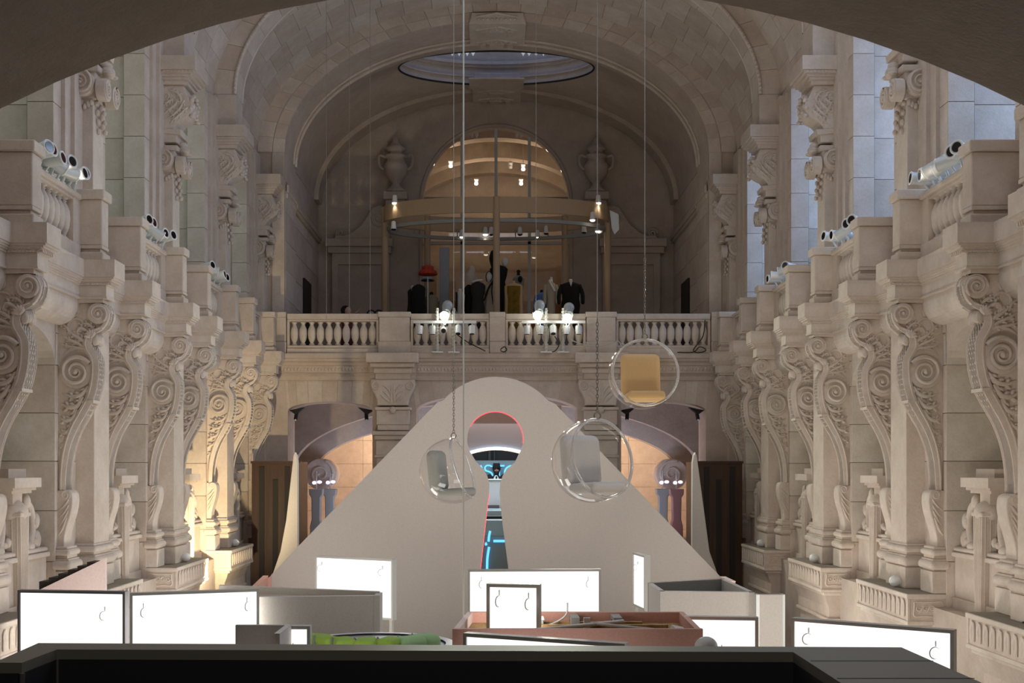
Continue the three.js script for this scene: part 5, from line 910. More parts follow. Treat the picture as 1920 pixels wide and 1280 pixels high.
// person behind the counter: one continuous body meshed from a distance field
{
  const d = 30.06, q = at(931, 872, d), X = q.x, TOP = q.h + 0.02, H = 1.72, foot = TOP - H;
  const J = { neck: [0, 1.47, 0, 0.05], head: [0.0, 1.6, -0.01, 0.095], chin: [0, 1.53, -0.05, 0.06], chest: [0, 1.3, 0, 0.13], hip: [0, 0.95, 0, 0.125], shL: [-0.18, 1.4, 0, 0.065], shR: [0.18, 1.4, 0, 0.065], elL: [-0.24, 1.15, -0.08, 0.048], elR: [0.25, 1.14, -0.05, 0.048], haL: [-0.06, 1.06, -0.2, 0.035], haR: [0.12, 1.04, -0.2, 0.035], knL: [-0.1, 0.5, 0, 0.065], knR: [0.1, 0.5, 0, 0.065], anL: [-0.1, 0.08, 0, 0.045], anR: [0.1, 0.08, 0, 0.045], toL: [-0.11, 0.04, -0.16, 0.04], toR: [0.11, 0.04, -0.16, 0.04], hpL: [-0.09, 0.92, 0, 0.09], hpR: [0.09, 0.92, 0, 0.09], ribL: [-0.09, 1.28, 0, 0.1], ribR: [0.09, 1.28, 0, 0.1] };
  const bones = [['neck', 'head'], ['head', 'chin'], ['neck', 'chest'], ['chest', 'hip'], ['ribL', 'ribR'], ['ribL', 'shL'], ['ribR', 'shR'], ['shL', 'elL'], ['elL', 'haL'], ['shR', 'elR'], ['elR', 'haR'], ['hip', 'hpL'], ['hip', 'hpR'], ['hpL', 'knL'], ['knL', 'anL'], ['anL', 'toL'], ['hpR', 'knR'], ['knR', 'anR'], ['anR', 'toR']];
  const fieldMesh = (bb, res, f) => {                             // cube domain centre c, half size r
    const mc = new MarchingCubes(res, new THREE.MeshBasicMaterial(), false, false, 200000); mc.isolation = 0;
    for (let k = 0; k < res; k++) for (let j = 0; j < res; j++) for (let i = 0; i < res; i++) {
      const x = bb[0] + bb[3] * ((i - res / 2) / (res / 2)), y = bb[1] + bb[3] * ((j - res / 2) / (res / 2)), z = bb[2] + bb[3] * ((k - res / 2) / (res / 2)); mc.field[i + j * res + k * res * res] = -f(x, y, z);
    }
    mc.update(); const n = mc.count, g = new THREE.BufferGeometry();
    g.setAttribute('position', new THREE.BufferAttribute(mc.positionArray.slice(0, n * 3), 3)); g.setAttribute('normal', new THREE.BufferAttribute(mc.normalArray.slice(0, n * 3), 3));
    g.scale(bb[3], bb[3], bb[3]); g.translate(bb[0], bb[1], bb[2]); g.computeVertexNormals(); return g;
  };
  const cap = (p, a, b) => { const ba = [b[0] - a[0], b[1] - a[1], b[2] - a[2]], pa = [p[0] - a[0], p[1] - a[1], p[2] - a[2]], t = Math.max(0, Math.min(1, (pa[0] * ba[0] + pa[1] * ba[1] + pa[2] * ba[2]) / (ba[0] ** 2 + ba[1] ** 2 + ba[2] ** 2))); return Math.hypot(pa[0] - ba[0] * t, pa[1] - ba[1] * t, pa[2] - ba[2] * t) - (a[3] + (b[3] - a[3]) * t); };
  const body = fieldMesh([0, 0.86, 0, 0.93], 110, (x, y, z) => { let r = 9; const k = 0.04; for (const [a, b] of bones) { const v = cap([x, y, -z], [J[a][0], J[a][1], J[a][2], J[a][3]], [J[b][0], J[b][1], J[b][2], J[b][3]]), h = Math.max(0, Math.min(1, 0.5 + 0.5 * (r - v) / k)); r = r + (v - r) * h - k * h * (1 - h); } return r; });
  const place = g => { g.translate(X, foot + EYE, -d); return g; };
  const g = thing('person', 'person in black hat, black suit and tie with white shirt behind the white counter', 'person');
  const skin = std(0x9a6f58, { roughness: 0.7 });
  part(g, 'body', place(body), F.black2, 'black suit and skin');
  part(g, 'face', place(mergeGeometries([new THREE.SphereGeometry(0.088, 16, 12).scale(0.9, 1.15, 0.95).translate(0, 1.585, 0.03), new THREE.SphereGeometry(0.018, 8, 6).scale(0.8, 1.3, 1.2).translate(0, 1.58, 0.115), new THREE.SphereGeometry(0.02, 8, 6).scale(0.5, 1, 0.7).translate(-0.083, 1.585, 0.01), new THREE.SphereGeometry(0.02, 8, 6).scale(0.5, 1, 0.7).translate(0.083, 1.585, 0.01), new THREE.SphereGeometry(0.022, 8, 6).scale(1.1, 0.35, 0.5).translate(0, 1.54, 0.1)])), skin);
  part(g, 'eyes', place(mergeGeometries([new THREE.SphereGeometry(0.011, 8, 6).translate(-0.032, 1.605, 0.105), new THREE.SphereGeometry(0.011, 8, 6).translate(0.032, 1.605, 0.105)])), F.black);
  part(g, 'hat', place(mergeGeometries([new THREE.CylinderGeometry(0.085, 0.1, 0.11, 18).toNonIndexed().translate(0, 1.7, 0.01), new THREE.CylinderGeometry(0.14, 0.14, 0.015, 20).toNonIndexed().translate(0, 1.645, 0.02)])), F.black);
  part(g, 'hair', place(new THREE.SphereGeometry(0.1, 14, 10).scale(0.98, 1, 0.9).translate(0, 1.6, -0.03)), F.black);
  part(g, 'shirt', place(new THREE.SphereGeometry(0.1, 14, 10).scale(0.75, 1.5, 0.5).translate(-0.01, 1.3, 0.1)), std(0xdfe4ec));
  part(g, 'tie', place(new THREE.BoxGeometry(0.04, 0.26, 0.02).translate(-0.005, 1.3, 0.155)), F.black);
  for (const [hx, hz] of [[-0.06, 0.2], [0.12, 0.2]]) {
    const s = Math.sign(0.03 - hx), f = [new THREE.SphereGeometry(0.04, 10, 8).scale(1, 0.45, 1.1).toNonIndexed().translate(hx, hx < 0 ? 1.06 : 1.04, hz + 0.03)], y0 = hx < 0 ? 1.06 : 1.04;
    [[-0.026, 0.065], [-0.009, 0.075], [0.009, 0.072], [0.026, 0.058]].forEach(([o, l]) => { f.push(rod(new THREE.Vector3(hx + o, y0, hz + 0.06), new THREE.Vector3(hx + o * 1.1, y0 - 0.008, hz + 0.06 + l * 0.55), 0.009, 6).toNonIndexed(), rod(new THREE.Vector3(hx + o * 1.1, y0 - 0.008, hz + 0.06 + l * 0.55), new THREE.Vector3(hx + o * 1.1, y0 - 0.035, hz + 0.06 + l * 0.85), 0.008, 6).toNonIndexed()); });
    f.push(rod(new THREE.Vector3(hx + s * 0.03, y0, hz + 0.02), new THREE.Vector3(hx + s * 0.06, y0 - 0.012, hz + 0.055), 0.01, 6).toNonIndexed());
    part(g, 'hand', place(mergeGeometries(f)), skin);
  }
  done(g);
  const st = thing('service_step', 'low dark step on which the person stands', 'step'); part(st, 'step', box(X - 0.45, X + 0.45, -2.05, foot, d - 0.28, d + 0.3), M.frameDark); done(st);
}

// ------------------------------------------------------------------ light panels and booths of the exhibition
function lightPanel(name, label, A, B, hTop, hBot, { fixtures = [], power = LIGHT.box, backPower = LIGHT.boxBack, frame = M.frame, back = true, legs = true } = {}) {
  // A, B: [x, d] plan ends (A left, B right as seen); the lit face looks towards the photographer
  const g = thing(name, label, 'light panel', 'white light panels of the exhibition'), a = new THREE.Vector3(A[0], 0, -A[1]), b = new THREE.Vector3(B[0], 0, -B[1]), w = a.distanceTo(b), h = hTop - hBot, rot = -Math.atan2(b.z - a.z, b.x - a.x), mid = a.clone().add(b).multiplyScalar(0.5).setY((hTop + hBot) / 2 + EYE);
  const put = o => { o.rotateY(rot); o.translate(mid.x, mid.y, mid.z); return o; }, bx = (x0, x1, y0, y1, z0, z1) => put(new THREE.BoxGeometry(x1 - x0, y1 - y0, z1 - z0).translate((x0 + x1) / 2, (y0 + y1) / 2, (z0 + z1) / 2));
  const f = 0.03;
  part(g, 'lamp_diffuser', bx(-w / 2 + f, w / 2 - f, -h / 2 + f, h / 2 - f, -0.03, 0.03), glow(0xfffdf8, 1.05));
  part(g, 'frame_edge', bx(-w / 2, w / 2, h / 2 - f, h / 2, -0.05, 0.05), frame); part(g, 'frame_edge', bx(-w / 2, w / 2, -h / 2, -h / 2 + f, -0.05, 0.05), frame);
  part(g, 'frame_edge', bx(-w / 2, -w / 2 + f, -h / 2 + f, h / 2 - f, -0.05, 0.05), frame); part(g, 'frame_edge', bx(w / 2 - f, w / 2, -h / 2 + f, h / 2 - f, -0.05, 0.05), frame);
  if (legs) for (const q of [-1, 1]) part(g, 'leg', bx(q * (w / 2 - 0.06) - 0.025, q * (w / 2 - 0.06) + 0.025, FLOOR - (hTop + hBot) / 2, -h / 2, -0.025, 0.025), frame);
  for (const [u, v, tilt] of fixtures) {
    const x = (u - 0.5) * w, y = (0.5 - v) * h, ring = new THREE.TorusGeometry(0.05, 0.005, 8, 20); ring.rotateY(tilt || 0.5); ring.translate(x, y, 0.1);
    const cup = new THREE.CylinderGeometry(0.05, 0.035, 0.07, 14); cup.rotateX(Math.PI / 2); cup.translate(x, y, 0.07);
    const fx = part(g, 'clip_lamp', [put(cup)], glow(0xffffff, 1.0)); part(fx, 'ring', put(ring), M.white); part(fx, 'stem', put(new THREE.BoxGeometry(0.008, 0.05, 0.02).translate(x, y + 0.075, 0.06)), M.whiteMetal);
  }
  done(g);
  const nrm = new THREE.Vector3(Math.sin(rot), 0, Math.cos(rot));
  const c1 = mid.clone().addScaledVector(nrm, 0.06); rectLight(w - 0.06, h - 0.06, 0xfff8ee, power, c1, c1.clone().add(nrm));
  if (back) { const c2 = mid.clone().addScaledVector(nrm, -0.06); rectLight(w - 0.06, h - 0.06, 0xfff8ee, backPower, c2, c2.clone().sub(nrm)); }
  return g;
}
const P = (px, py, h) => { const d = -h * FOCAL / (py - CY); return [at(px, py, d).x, d]; };
lightPanel('light_panel', 'white light panel at the far left, one clip lamp near its right edge', P(37, 1105, -1.4), P(238, 1108, -1.4), -1.4, -2.75, { backPower: 3.5, fixtures: [[0.82, 0.2, 1.1]], frame: M.frameDark });
lightPanel('light_panel', 'long white light panel second from the left with two clip lamps', P(243, 1111, -1.4), P(485, 1103, -1.4), -1.4, -2.75, { backPower: 3.5, fixtures: [[0.1, 0.16, 0.9], [0.9, 0.14, 0.9]] });
lightPanel('light_panel', 'white light panel in front of the left half of the keyhole board', P(594, 1041, -1.4), P(740, 1048, -1.4), -1.4, -2.33, { backPower: 2.5, fixtures: [[0.1, 0.2, 0.9], [0.88, 0.22, 0.9]] });
lightPanel('light_panel', 'wide white light panel below the keyhole with two clip lamps', P(877, 1067, -1.4), P(1126, 1066, -1.4), -1.4, -2.3, { backPower: 2.5, fixtures: [[0.1, 0.22, 0.9], [0.9, 0.22, 0.9]] });
lightPanel('light_panel', 'nearly square white light panel standing in the pink booth', [at(914, 1092, 10.9).x, 10.95], [at(1013, 1097, 10.9).x, 10.85], at(960, 1094, 10.9).h, at(960, 1192, 10.9).h, { fixtures: [[0.25, 0.32, 1.2], [0.8, 0.36, 1.2]] });
lightPanel('light_panel', 'slanting white light panel along the dark parapet in front of the pink booth', P(873, 1185, -1.39), P(1175, 1205, -1.39), -1.39, -2.6, { frame: M.frame, back: false });
lightPanel('light_panel', 'narrow upright light panel seen edge on, right of the keyhole board', [2.24, 19.7], [2.34, 18.95], -1.4, -2.27, { backPower: 2.5, fixtures: [[0.5, 0.25, 0.3]] });
lightPanel('light_panel', 'white light panel right of the pink booth', P(1284, 1154, -1.4), P(1421, 1156, -1.4), -1.4, -2.6, { fixtures: [[0.5, 0.3, 0.9]], frame: M.panelWhite });
lightPanel('light_panel', 'long slanting white light panel at the right with two clip lamps', P(1487, 1157, -1.4), P(1791, 1180, -1.4), -1.4, -2.75, { fixtures: [[0.12, 0.13, 0.9], [0.9, 0.15, 0.9]] });
lightPanel('light_panel', 'small low light panel behind the parapet beside the green cushions', [at(520, 1172, 11).x, 11.0], [at(583, 1172, 11).x, 11.0], at(560, 1172, 11).h, -2.3, { fixtures: [[0.5, 0.3, 0.9]] });
// booths and partitions
{
  const boxThing = (name, label, cat, x0, x1, h0, h1, d0, d1, mat, topMat) => { const g = thing(name, label, cat); part(g, 'body', rbox(x0, x1, h0, h1, d0, d1, 0.008, 1), mat); part(g, 'top', box(x0 + 0.005, x1 - 0.005, h1, h1 + 0.012, d0 + 0.005, d1 - 0.005), topMat || mat); return done(g); };
  // long white partition behind the left panels, open on top
  const A = at(487, 1122, 15.6), g = thing('white_partition', 'long white partition with beige top running behind the left light panels', 'partition');
  const y1 = at(705, 1115, 15.2), e0 = P(487, 1106, -1.52), e1 = P(708, 1116, -1.52);
  part(g, 'front_wall', prismY([[e0[0] - 0.6, 13.95], [e1[0], 14.15], [e1[0], 14.25], [e0[0] - 0.6, 14.05]], FLOOR, -1.52), M.panelWhite);
  part(g, 'back_wall', prismY([[e0[0] - 0.6, 15.2], [e1[0], 14.4], [e1[0], 14.5], [e0[0] - 0.6, 15.3]], FLOOR, -1.5), M.panelWhite);
  part(g, 'deck', prismY([[e0[0] - 0.6, 14.05], [e1[0], 14.25], [e1[0], 14.4], [e0[0] - 0.6, 15.2]], -1.62, -1.58), std(0xcdbfa6, { map: rep(grainMap, 1) }));
  part(g, 'end_wall', box(e1[0] - 0.04, e1[0] + 0.03, FLOOR, -1.515, 14.14, 14.5), M.panelWhite); done(g);
  // right white partitions
  const r0 = P(1236, 1102, -1.5), h = thing('white_partition', 'white booth with grey open top right of the edge-on light panel', 'partition');
  const q0 = P(1216, 1093, -1.5), q1 = P(1360, 1085, -1.5), q2 = P(1415, 1110, -1.5), q3 = P(1238, 1108, -1.5);
  part(h, 'front_wall', prismY([[q3[0], q3[1]], [q2[0], q2[1]], [q2[0], q2[1] + 0.08], [q3[0], q3[1] + 0.08]], FLOOR, -1.5), M.panelWhite);
  part(h, 'left_wall', prismY([[q3[0], q3[1]], [q3[0] + 0.06, q3[1]], [q0[0] + 0.06, q0[1]], [q0[0], q0[1]]], FLOOR, -1.5), M.panelWhite);
  part(h, 'back_wall', prismY([[q0[0], q0[1]], [q1[0], q1[1]], [q1[0], q1[1] + 0.08], [q0[0], q0[1] + 0.08]], FLOOR, -1.5), M.panelGrey);
  part(h, 'right_wall', prismY([[q2[0] - 0.06, q2[1]], [q2[0], q2[1]], [q1[0], q1[1]], [q1[0] - 0.06, q1[1]]], FLOOR, -1.5), M.panelWhite);
  part(h, 'deck', prismY([[q3[0], q3[1] + 0.05], [q2[0], q2[1] + 0.05], [q1[0], q1[1]], [q0[0], q0[1]]], -1.75, -1.72), M.panelGrey); done(h);
  const t0 = P(1424, 1115, -1.5), t1 = P(1474, 1116, -1.5), v = thing('white_partition', 'tall narrow white partition with metal edge left of the right light panel', 'partition');
  part(v, 'board', box(t0[0], t1[0] - 0.03, FLOOR, -1.5, t0[1], t0[1] + 0.1), M.panelWhite); part(v, 'metal_edge', [box(t1[0] - 0.03, t1[0], FLOOR, -1.495, t0[1] - 0.01, t0[1] + 0.11), box(t0[0] - 0.04, t0[0], FLOOR, -1.495, t0[1] - 0.01, t0[1] + 0.11)], M.whiteMetal); done(v);
  const sb = thing('grey_booth', 'small grey open box between the long left panel and the small low panel', 'booth'), s0 = at(470, 1176, 10.6), s1 = at(534, 1180, 10.6);
  part(sb, 'body', [box(s0.x - 0.2, s1.x, -2.4, s1.h - 0.12, 10.3, 10.35), box(s1.x - 0.05, s1.x, -2.4, s1.h, 10.35, 10.9), box(s0.x - 0.2, s1.x, -2.4, s1.h, 10.9, 10.95)], M.panelWhite); part(sb, 'inside', box(s0.x - 0.2, s1.x - 0.05, s1.h - 0.25, s1.h - 0.2, 10.35, 10.9), M.frame);
  part(sb, 'pedestal', box(s0.x - 0.18, s1.x - 0.02, FLOOR, -2.4, 10.35, 10.9), M.panelGrey); done(sb);
  // pink booth
  const k = thing('pink_booth', 'open topped salmon pink booth showing battens and wiring inside', 'booth'), f = 10.35, bk = 11.55, hT = -1.4, xl = at(848, 1178, f).x, xr = at(1318, 1186, f).x, xlb = at(876, 1148, bk).x, xrb = at(1283, 1152, bk).x;
  part(k, 'front_wall', box(xl, xr, FLOOR, hT, f, f + 0.06), M.pink); part(k, 'back_wall', box(xlb, xrb, FLOOR, hT, bk, bk + 0.06), M.pink);
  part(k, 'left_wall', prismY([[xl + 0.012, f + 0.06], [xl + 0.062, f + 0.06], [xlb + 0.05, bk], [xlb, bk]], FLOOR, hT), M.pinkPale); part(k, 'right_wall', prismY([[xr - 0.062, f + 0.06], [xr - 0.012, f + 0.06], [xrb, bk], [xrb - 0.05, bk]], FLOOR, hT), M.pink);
  part(k, 'ceiling_board', prismY([[xl + 0.05, f + 0.06], [xr - 0.05, f + 0.06], [xrb - 0.05, bk], [xlb + 0.05, bk]], -1.52, -1.5), M.wood);
  for (const [x0, x1, d0, d1, hh] of [[0.25, 1.5, 11.0, 11.06, -1.45], [0.2, 1.3, 11.3, 11.36, -1.46], [0.4, 1.5, 10.7, 10.76, -1.45]]) part(k, 'batten', box(x0, x1, -1.5, hh, d0, d1), M.wood);
  part(k, 'loose_batten', [rod(W(0.1, -1.46, 10.6), W(1.1, -1.43, 11.1), 0.02, 4), rod(W(0.75, -1.43, 11.0), W(1.5, -1.46, 10.6), 0.02, 4), box(0.72, 0.78, -1.5, -1.38, 10.95, 11.0)], M.panelWhite);
  for (const x of [0.62, 1.02]) part(k, 'joist', box(x, x + 0.08, -1.5, -1.41, 11.2, 11.5), M.panelGrey);
  part(k, 'wiring', [tube([W(0.66, -1.42, 11.4), W(0.78, -1.5, 11.35), W(0.92, -1.54, 11.3), W(1.06, -1.42, 11.4)], 0.014, 24, 5)], M.cable); part(k, 'white_wire', [tube([W(0.02, -1.48, 11.2), W(0.2, -1.46, 11.05), W(0.4, -1.48, 11.2), W(0.58, -1.4, 11.35), W(0.6, -1.3, 11.45)], 0.01, 30, 5)], M.white); done(k);
  const pw = thing('power_box', 'grey ballast box lying inside the pink booth', 'box'); part(pw, 'case', rbox(0.08, 0.36, -1.5, -1.42, 11.1, 11.3, 0.012), M.panelGrey); part(pw, 'lid', rbox(0.075, 0.365, -1.42, -1.405, 11.095, 11.305, 0.006), M.frame); done(pw);
  const pr = thing('grey_pad', 'pale tilted board leaning inside the right end of the pink booth', 'board'); part(pr, 'pad', prismD([[1.42, -1.6], [1.55, -1.6], [1.6, -1.44], [1.5, -1.42]], 10.55, 10.8), M.panelWhite); part(pr, 'edge', box(1.56, 1.6, -1.6, -1.46, 10.6, 10.78), M.frame); done(pr);
  const du = thing('grey_bollard', 'small rounded grey bollard at the right end of the pink booth', 'bollard'), dq = at(1322, 1200, 10.2); part(du, 'dome', ball(dq.x, dq.h - 0.05, 10.15, 0.1, 0.09, 0.1, 16, 10), M.frame); part(du, 'post', lathe([[0, 0], [0.08, 0], [0.08, 2.9], [0, 2.9]], dq.x, FLOOR, 10.15, 12), M.frame); done(du);
  // stair with pale pink cheek wall at the far left
  const st = thing('stair', 'dark stepped stair behind a pale pink cheek wall, left of the light panels', 'stair'), c0 = at(45, 1100, 15), c1 = at(224, 1040, 16.0);
  part(st, 'cheek_wall', prismD([[c0.x, FLOOR], [c1.x, FLOOR], [c1.x, c1.h], [c0.x, at(45, 1101, 15.9).h]], 15.4, 15.48), M.pinkPale);
  for (let i = 0; i < 6; i++) { const xa = c0.x + (c1.x - c0.x) * i * 0.14, xb = c0.x + (c1.x - c0.x) * (i + 1) * 0.14, hh = at(45, 1090 - i * 7.2, 15.7).h + 0.02; part(st, 'step', box(xa, xb, FLOOR, hh, 15.5, 15.78), M.woodDeep); } done(st);
  const gw = thing('grey_side_wall', 'plain dark grey board at the left edge beside the leftmost light panel', 'board'), gq = at(30, 1098, 13.2); part(gw, 'board', box(-6.2, gq.x - 0.03, FLOOR, gq.h, 12.3, 12.38), M.panelGrey); part(gw, 'edge', box(gq.x - 0.03, gq.x, FLOOR, at(30, 1150, 13).h, 12.3, 12.38), M.pinkPale); done(gw);
  // ring of green cushions
  for (let i = 0; i < 7; i++) {
    const a = Math.PI * (0.12 + i * 0.125), cx = at(690, 1195, 12.5).x, R = 0.62, x = cx - R * Math.cos(a), d = 12.9 - 0.5 * Math.sin(a), hh = at(690, 1197, 12.5).h, m = i > 4 ? M.greenPale : M.green;
    const cg = thing('green_cushion', `green rounded cushion of the curved seat, ${ord[i]} from the left`, 'cushion', 'cushions of the curved green seat');
    const bdy = new RoundedBoxGeometry(0.25, 0.16, 0.34, 4, 0.07); bdy.rotateY(-(a - Math.PI / 2)); bdy.translate(x, hh - 0.06 + EYE, -d); part(cg, 'pad', bdy, m);
    part(cg, 'piping', tube([W(x - 0.11, hh - 0.1, d - 0.12), W(x - 0.12, hh + 0.02, d), W(x - 0.11, hh - 0.1, d + 0.12)], 0.012, 12, 5), M.frameDark); done(cg);
  }
  const sb2 = thing('curved_seat_base', 'low white drum under the green cushions', 'seat'), bx = at(690, 1195, 12.5); part(sb2, 'drum', lathe([[0, 0], [0.85, 0], [0.85, bx.h - 0.14 - FLOOR], [0, bx.h - 0.14 - FLOOR]], bx.x, FLOOR, 12.9, 40), M.white); part(sb2, 'rim', lathe([[0.8, 0], [0.9, 0], [0.9, 0.04], [0.8, 0.04]], bx.x, bx.h - 0.16, 12.9, 40), M.white); done(sb2);
}
// added unseen fill lights, shaped as low tables, for light from below
[[-3.4, 16.4, 'left of the keyhole board, nearer'], [3.6, 16.4, 'right of the keyhole board, nearer'], [-4.2, 20.6, 'left of the keyhole board, farther'], [4.2, 20.6, 'right of the keyhole board, farther']].forEach(([x, d, l]) => {
  const g = thing('added_fill_table', `added low fill light table ${l} pair, out of sight`, 'table', 'added unseen fill lights');
  part(g, 'lamp_diffuser', box(x - 1.05, x + 1.05, -3.72, -3.7, d - 0.75, d + 0.75), glow(0xfff8f0, 1.5)); part(g, 'frame_edge', box(x - 1.1, x + 1.1, -3.82, -3.72, d - 0.8, d + 0.8), M.white);
  for (const [u, v] of [[-1, -1], [1, -1], [-1, 1], [1, 1]]) part(g, 'leg', box(x + u * 1.0 - 0.03, x + u * 1.0 + 0.03, FLOOR, -3.82, d + v * 0.7 - 0.03, d + v * 0.7 + 0.03), M.white); done(g);
  rectLight(2.1, 1.5, 0xfff8f0, LIGHT.table, W(x, -3.68, d), W(x, 0, d + 0.001));
});
// warm work lamp that lights the bay on the left
{ const g = thing('floor_spot', 'small black floor spot behind the white partition, out of sight', 'spotlight'), x = -5.1, h = -2.7, d = 23.2;
  part(g, 'housing', rod(W(x + 0.12, h - 0.05, d - 0.15), W(x, h, d), 0.09, 12), M.black); part(g, 'lamp_lens', ball(x - 0.01, h, d, 0.03, 0.08, 0.08), glow(0xffe9c0, 8)); part(g, 'post', rod(W(x + 0.1, FLOOR, d), W(x + 0.1, h, d), 0.03), M.black); part(g, 'base', lathe([[0, 0], [0.2, 0], [0.2, 0.04], [0, 0.05]], x + 0.1, FLOOR, d, 16), M.black); done(g);
  const l = new THREE.SpotLight(0xffe6b8, 80, 0, 0.65, 0.8, 2); l.position.copy(W(x - 0.08, h + 0.02, d + 0.1)); l.target.position.copy(W(-6.3, -0.9, 26.4)); l.castShadow = true; l.shadow.radius = 4; scene.add(l, l.target); }

// ------------------------------------------------------------------ hanging bubble chairs
function bubbleChair(px, py, d, dir, mat, label) {
  const q = at(px, py, d), R = 0.525, c = W(q.x, q.h, d), g = thing('bubble_chair', label, 'chair', 'hanging bubble chairs'), n = new THREE.Vector3(...dir).normalize(), half = 70 * Math.PI / 180;
  const q1 = new THREE.Quaternion().setFromUnitVectors(new THREE.Vector3(0, 1, 0), n);
  const shell = new THREE.SphereGeometry(R, 64, 48, 0, Math.PI * 2, half, Math.PI - half); shell.applyQuaternion(q1); shell.translate(c.x, c.y, c.z); part(g, 'shell', shell, M.acrylic, 'clear acrylic shell');
  const rim = new THREE.TorusGeometry(R * Math.sin(half), 0.02, 12, 80); rim.rotateX(Math.PI / 2); rim.translate(0, R * Math.cos(half), 0); rim.applyQuaternion(q1); rim.translate(c.x, c.y, c.z); part(g, 'rim', rim, M.acrylicRim);
  const f = new THREE.Vector3(n.x, 0, n.z).normalize(), yaw = Math.atan2(f.x, f.z);
  const cushion = (w, h, t, off, y, tilt) => { const b = new RoundedBoxGeometry(w, h, t, 6, h > t ? 0.099 : 0.06); const p = b.attributes.position; for (let i = 0; i < p.count; i++) { const x = p.getX(i), yy = p.getY(i); p.setZ(i, p.getZ(i) + (h > t ? 0.5 * (x * x) : 0)); } b.rotateX(tilt); b.translate(0, y, off); b.rotateY(yaw); b.translate(c.x, c.y, c.z); b.computeVertexNormals(); return b; };
  part(g, 'back_cushion', cushion(0.6, 0.66, 0.2, -0.27, 0.0, -0.1), mat);
  part(g, 'seat_cushion', cushion(0.56, 0.13, 0.5, 0.08, -0.335, -0.06), mat);
  const up = new THREE.Vector3(0, 1, 0), tp = up.clone().addScaledVector(n, -n.y).normalize().multiplyScalar(R * Math.sin(half)).addScaledVector(n, R * Math.cos(half)).add(c);
  part(g, 'hanging_ring', new THREE.TorusGeometry(0.04, 0.009, 8, 20).translate(tp.x, tp.y + 0.045, tp.z), M.chain);
  const links = [], NL = 26; for (let i = 0; i < NL; i++) { const t = new THREE.TorusGeometry(0.02, 0.006, 5, 10); t.scale(0.75, 1.35, 1); t.rotateY(i % 2 ? Math.PI / 2 : 0.2); t.translate(tp.x, tp.y + 0.11 + i * 0.045, tp.z); links.push(t); }
  part(g, 'chain', links, M.chain); part(g, 'cable', rod(new THREE.Vector3(tp.x, tp.y + 0.1 + NL * 0.045, tp.z), new THREE.Vector3(tp.x, EYE + 8.31 + 4.05 * Math.sqrt(1 - (tp.x / 6.4) ** 2), tp.z), 0.006, 6), M.wire);
  done(g);
}
bubbleChair(848, 883, 19.1, [0.93, 0.3, 0.22], M.cushGrey, 'clear bubble chair with grey cushions, opening to the right, before the keyhole');
bubbleChair(1112, 864, 15.0, [0.6, 0.2, 0.78], M.cushPale, 'largest clear bubble chair with pale cushions, hanging lowest at the right slope');
bubbleChair(1206, 702, 17.9, [0.06, 0.1, 1], M.cushGold, 'clear bubble chair with golden cushions, opening to the front');
// other ropes and wires
[[869, 16.5, 0.011, 1160, M.rope, 'thick white rope hanging left of the centre in front of the keyhole board'], [1005, 26, 0.005, 640, M.wire, 'thin wire hanging right of the centre post'], [612, 29, 0.005, 600, M.wire, 'thin wire before the left end of the tribune arch'], [655, 29, 0.005, 600, M.wire, 'thin wire, middle one of three before the left of the tribune'], [694, 29, 0.005, 600, M.wire, 'thin wire before the left portal of the tribune']].forEach(([px, d, r, py, m, l]) => {
  const a = at(px, py, d); single('hanging_wire', rod(W(a.x, a.h, d), W(a.x, 8.31 + 4.05 * Math.sqrt(1 - (a.x / 6.4) ** 2), d), r, 8), m, l, 'wire');
});

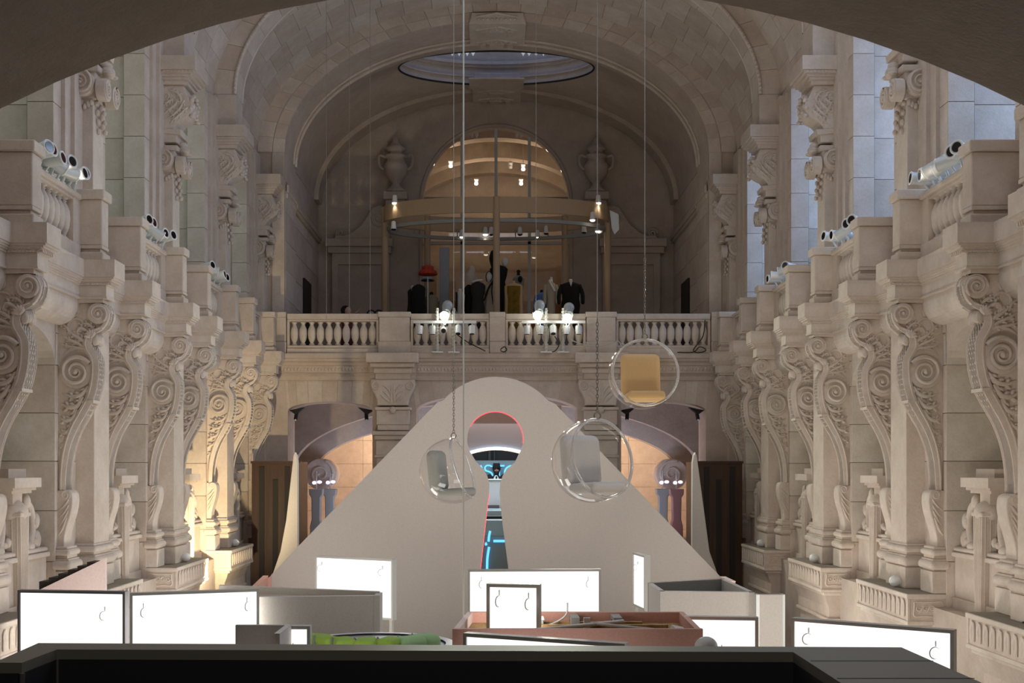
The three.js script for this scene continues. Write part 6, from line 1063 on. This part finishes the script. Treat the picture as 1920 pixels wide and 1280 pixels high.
// ------------------------------------------------------------------ photographer's gallery: dark arch, parapet, enclosure
{
  const w = structure('wall_near');
  const R = 5.865, HC = -3.36, pts = [[-9.4, FLOOR], [-R, FLOOR], [-R, HC]]; for (let i = 1; i < 60; i++) { const a = Math.PI * (1 - i / 60); pts.push([R * Math.cos(a), HC + R * Math.sin(a)]); }
  pts.push([R, HC], [R, FLOOR], [9.4, FLOOR], [9.4, 13], [-9.4, 13]);
  part(w, 'dark_arch', prismD(pts, 4.4, 6.2), M.stoneB);
  part(w, 'gallery_shell', [box(-6.4, -6.1, FLOOR, 4, -5, 4.4), box(6.1, 6.4, FLOOR, 4, -5, 4.4), box(-6.4, 6.4, FLOOR, 4, -5.3, -5), box(-6.4, 6.4, 3.7, 4, -5, 4.4)], M.darkWall);
  part(w, 'gallery_floor', box(-6.1, 6.1, -1.8, -1.65, -5, 3.0), M.darkWall);
  const gl = thing('added_gallery_lamp', 'added dim ceiling panel above the photographer, unseen fill light', 'lamp'); part(gl, 'lamp_diffuser', box(-0.6, 0.6, 3.64, 3.66, 1.2, 1.8), glow(0xfff0dc, 1)); part(gl, 'lamp_frame', box(-0.64, 0.64, 3.66, 3.7, 1.16, 1.84), M.white); done(gl);  // added lamp, unseen, to lift the ledge and parapet
  rectLight(1.2, 0.6, 0xfff2e0, 10, W(0, 3.62, 1.5), W(0, 0, 1.5));
  const h = -0.55, L = (px, py) => { const d = -h * FOCAL / (py - CY); return [at(px, py, d).x, d]; };
  const poly = [[-5.8, L(0, 1236)[1]], L(2, 1236), L(72, 1205), L(1690, 1213), L(1842, 1280), [L(1842, 1280)[0] + 0.55, 1.5], [L(1577, 1280)[0] - 0.1, 1.5], L(1577, 1280), L(1487, 1222), L(107, 1217), L(41, 1242), [-5.8, L(0, 1242)[1]]];
  const g = thing('parapet', 'black parapet with a dark grey ledge crossing the bottom of the view', 'parapet');
  part(g, 'ledge', prismY(poly, h - 0.03, h), M.ledge);
  const inset = poly.map(([x, d]) => [x, d]); part(g, 'parapet_wall', prismY(inset, -1.65, h - 0.03), M.darkWall);
  part(g, 'corner_strip', [rod(W(L(41, 1242)[0], -1.65, L(41, 1242)[1]), W(L(41, 1242)[0], h - 0.03, L(41, 1242)[1]), 0.008, 6), rod(W(L(107, 1217)[0], -1.65, L(107, 1217)[1]), W(L(107, 1217)[0], h - 0.03, L(107, 1217)[1]), 0.006, 6)], M.frameDark);
  const j1 = L(1520, 1239), j2 = L(1750, 1239), j3 = L(1570, 1272), j4 = L(1828, 1272); part(g, 'joint', [box(j1[0], j2[0], h, h + 0.001, j1[1], j1[1] + 0.003), box(j3[0], j4[0], h, h + 0.001, j3[1], j3[1] + 0.005)], M.black);
  done(g);
}
renderer.render(scene, camera);
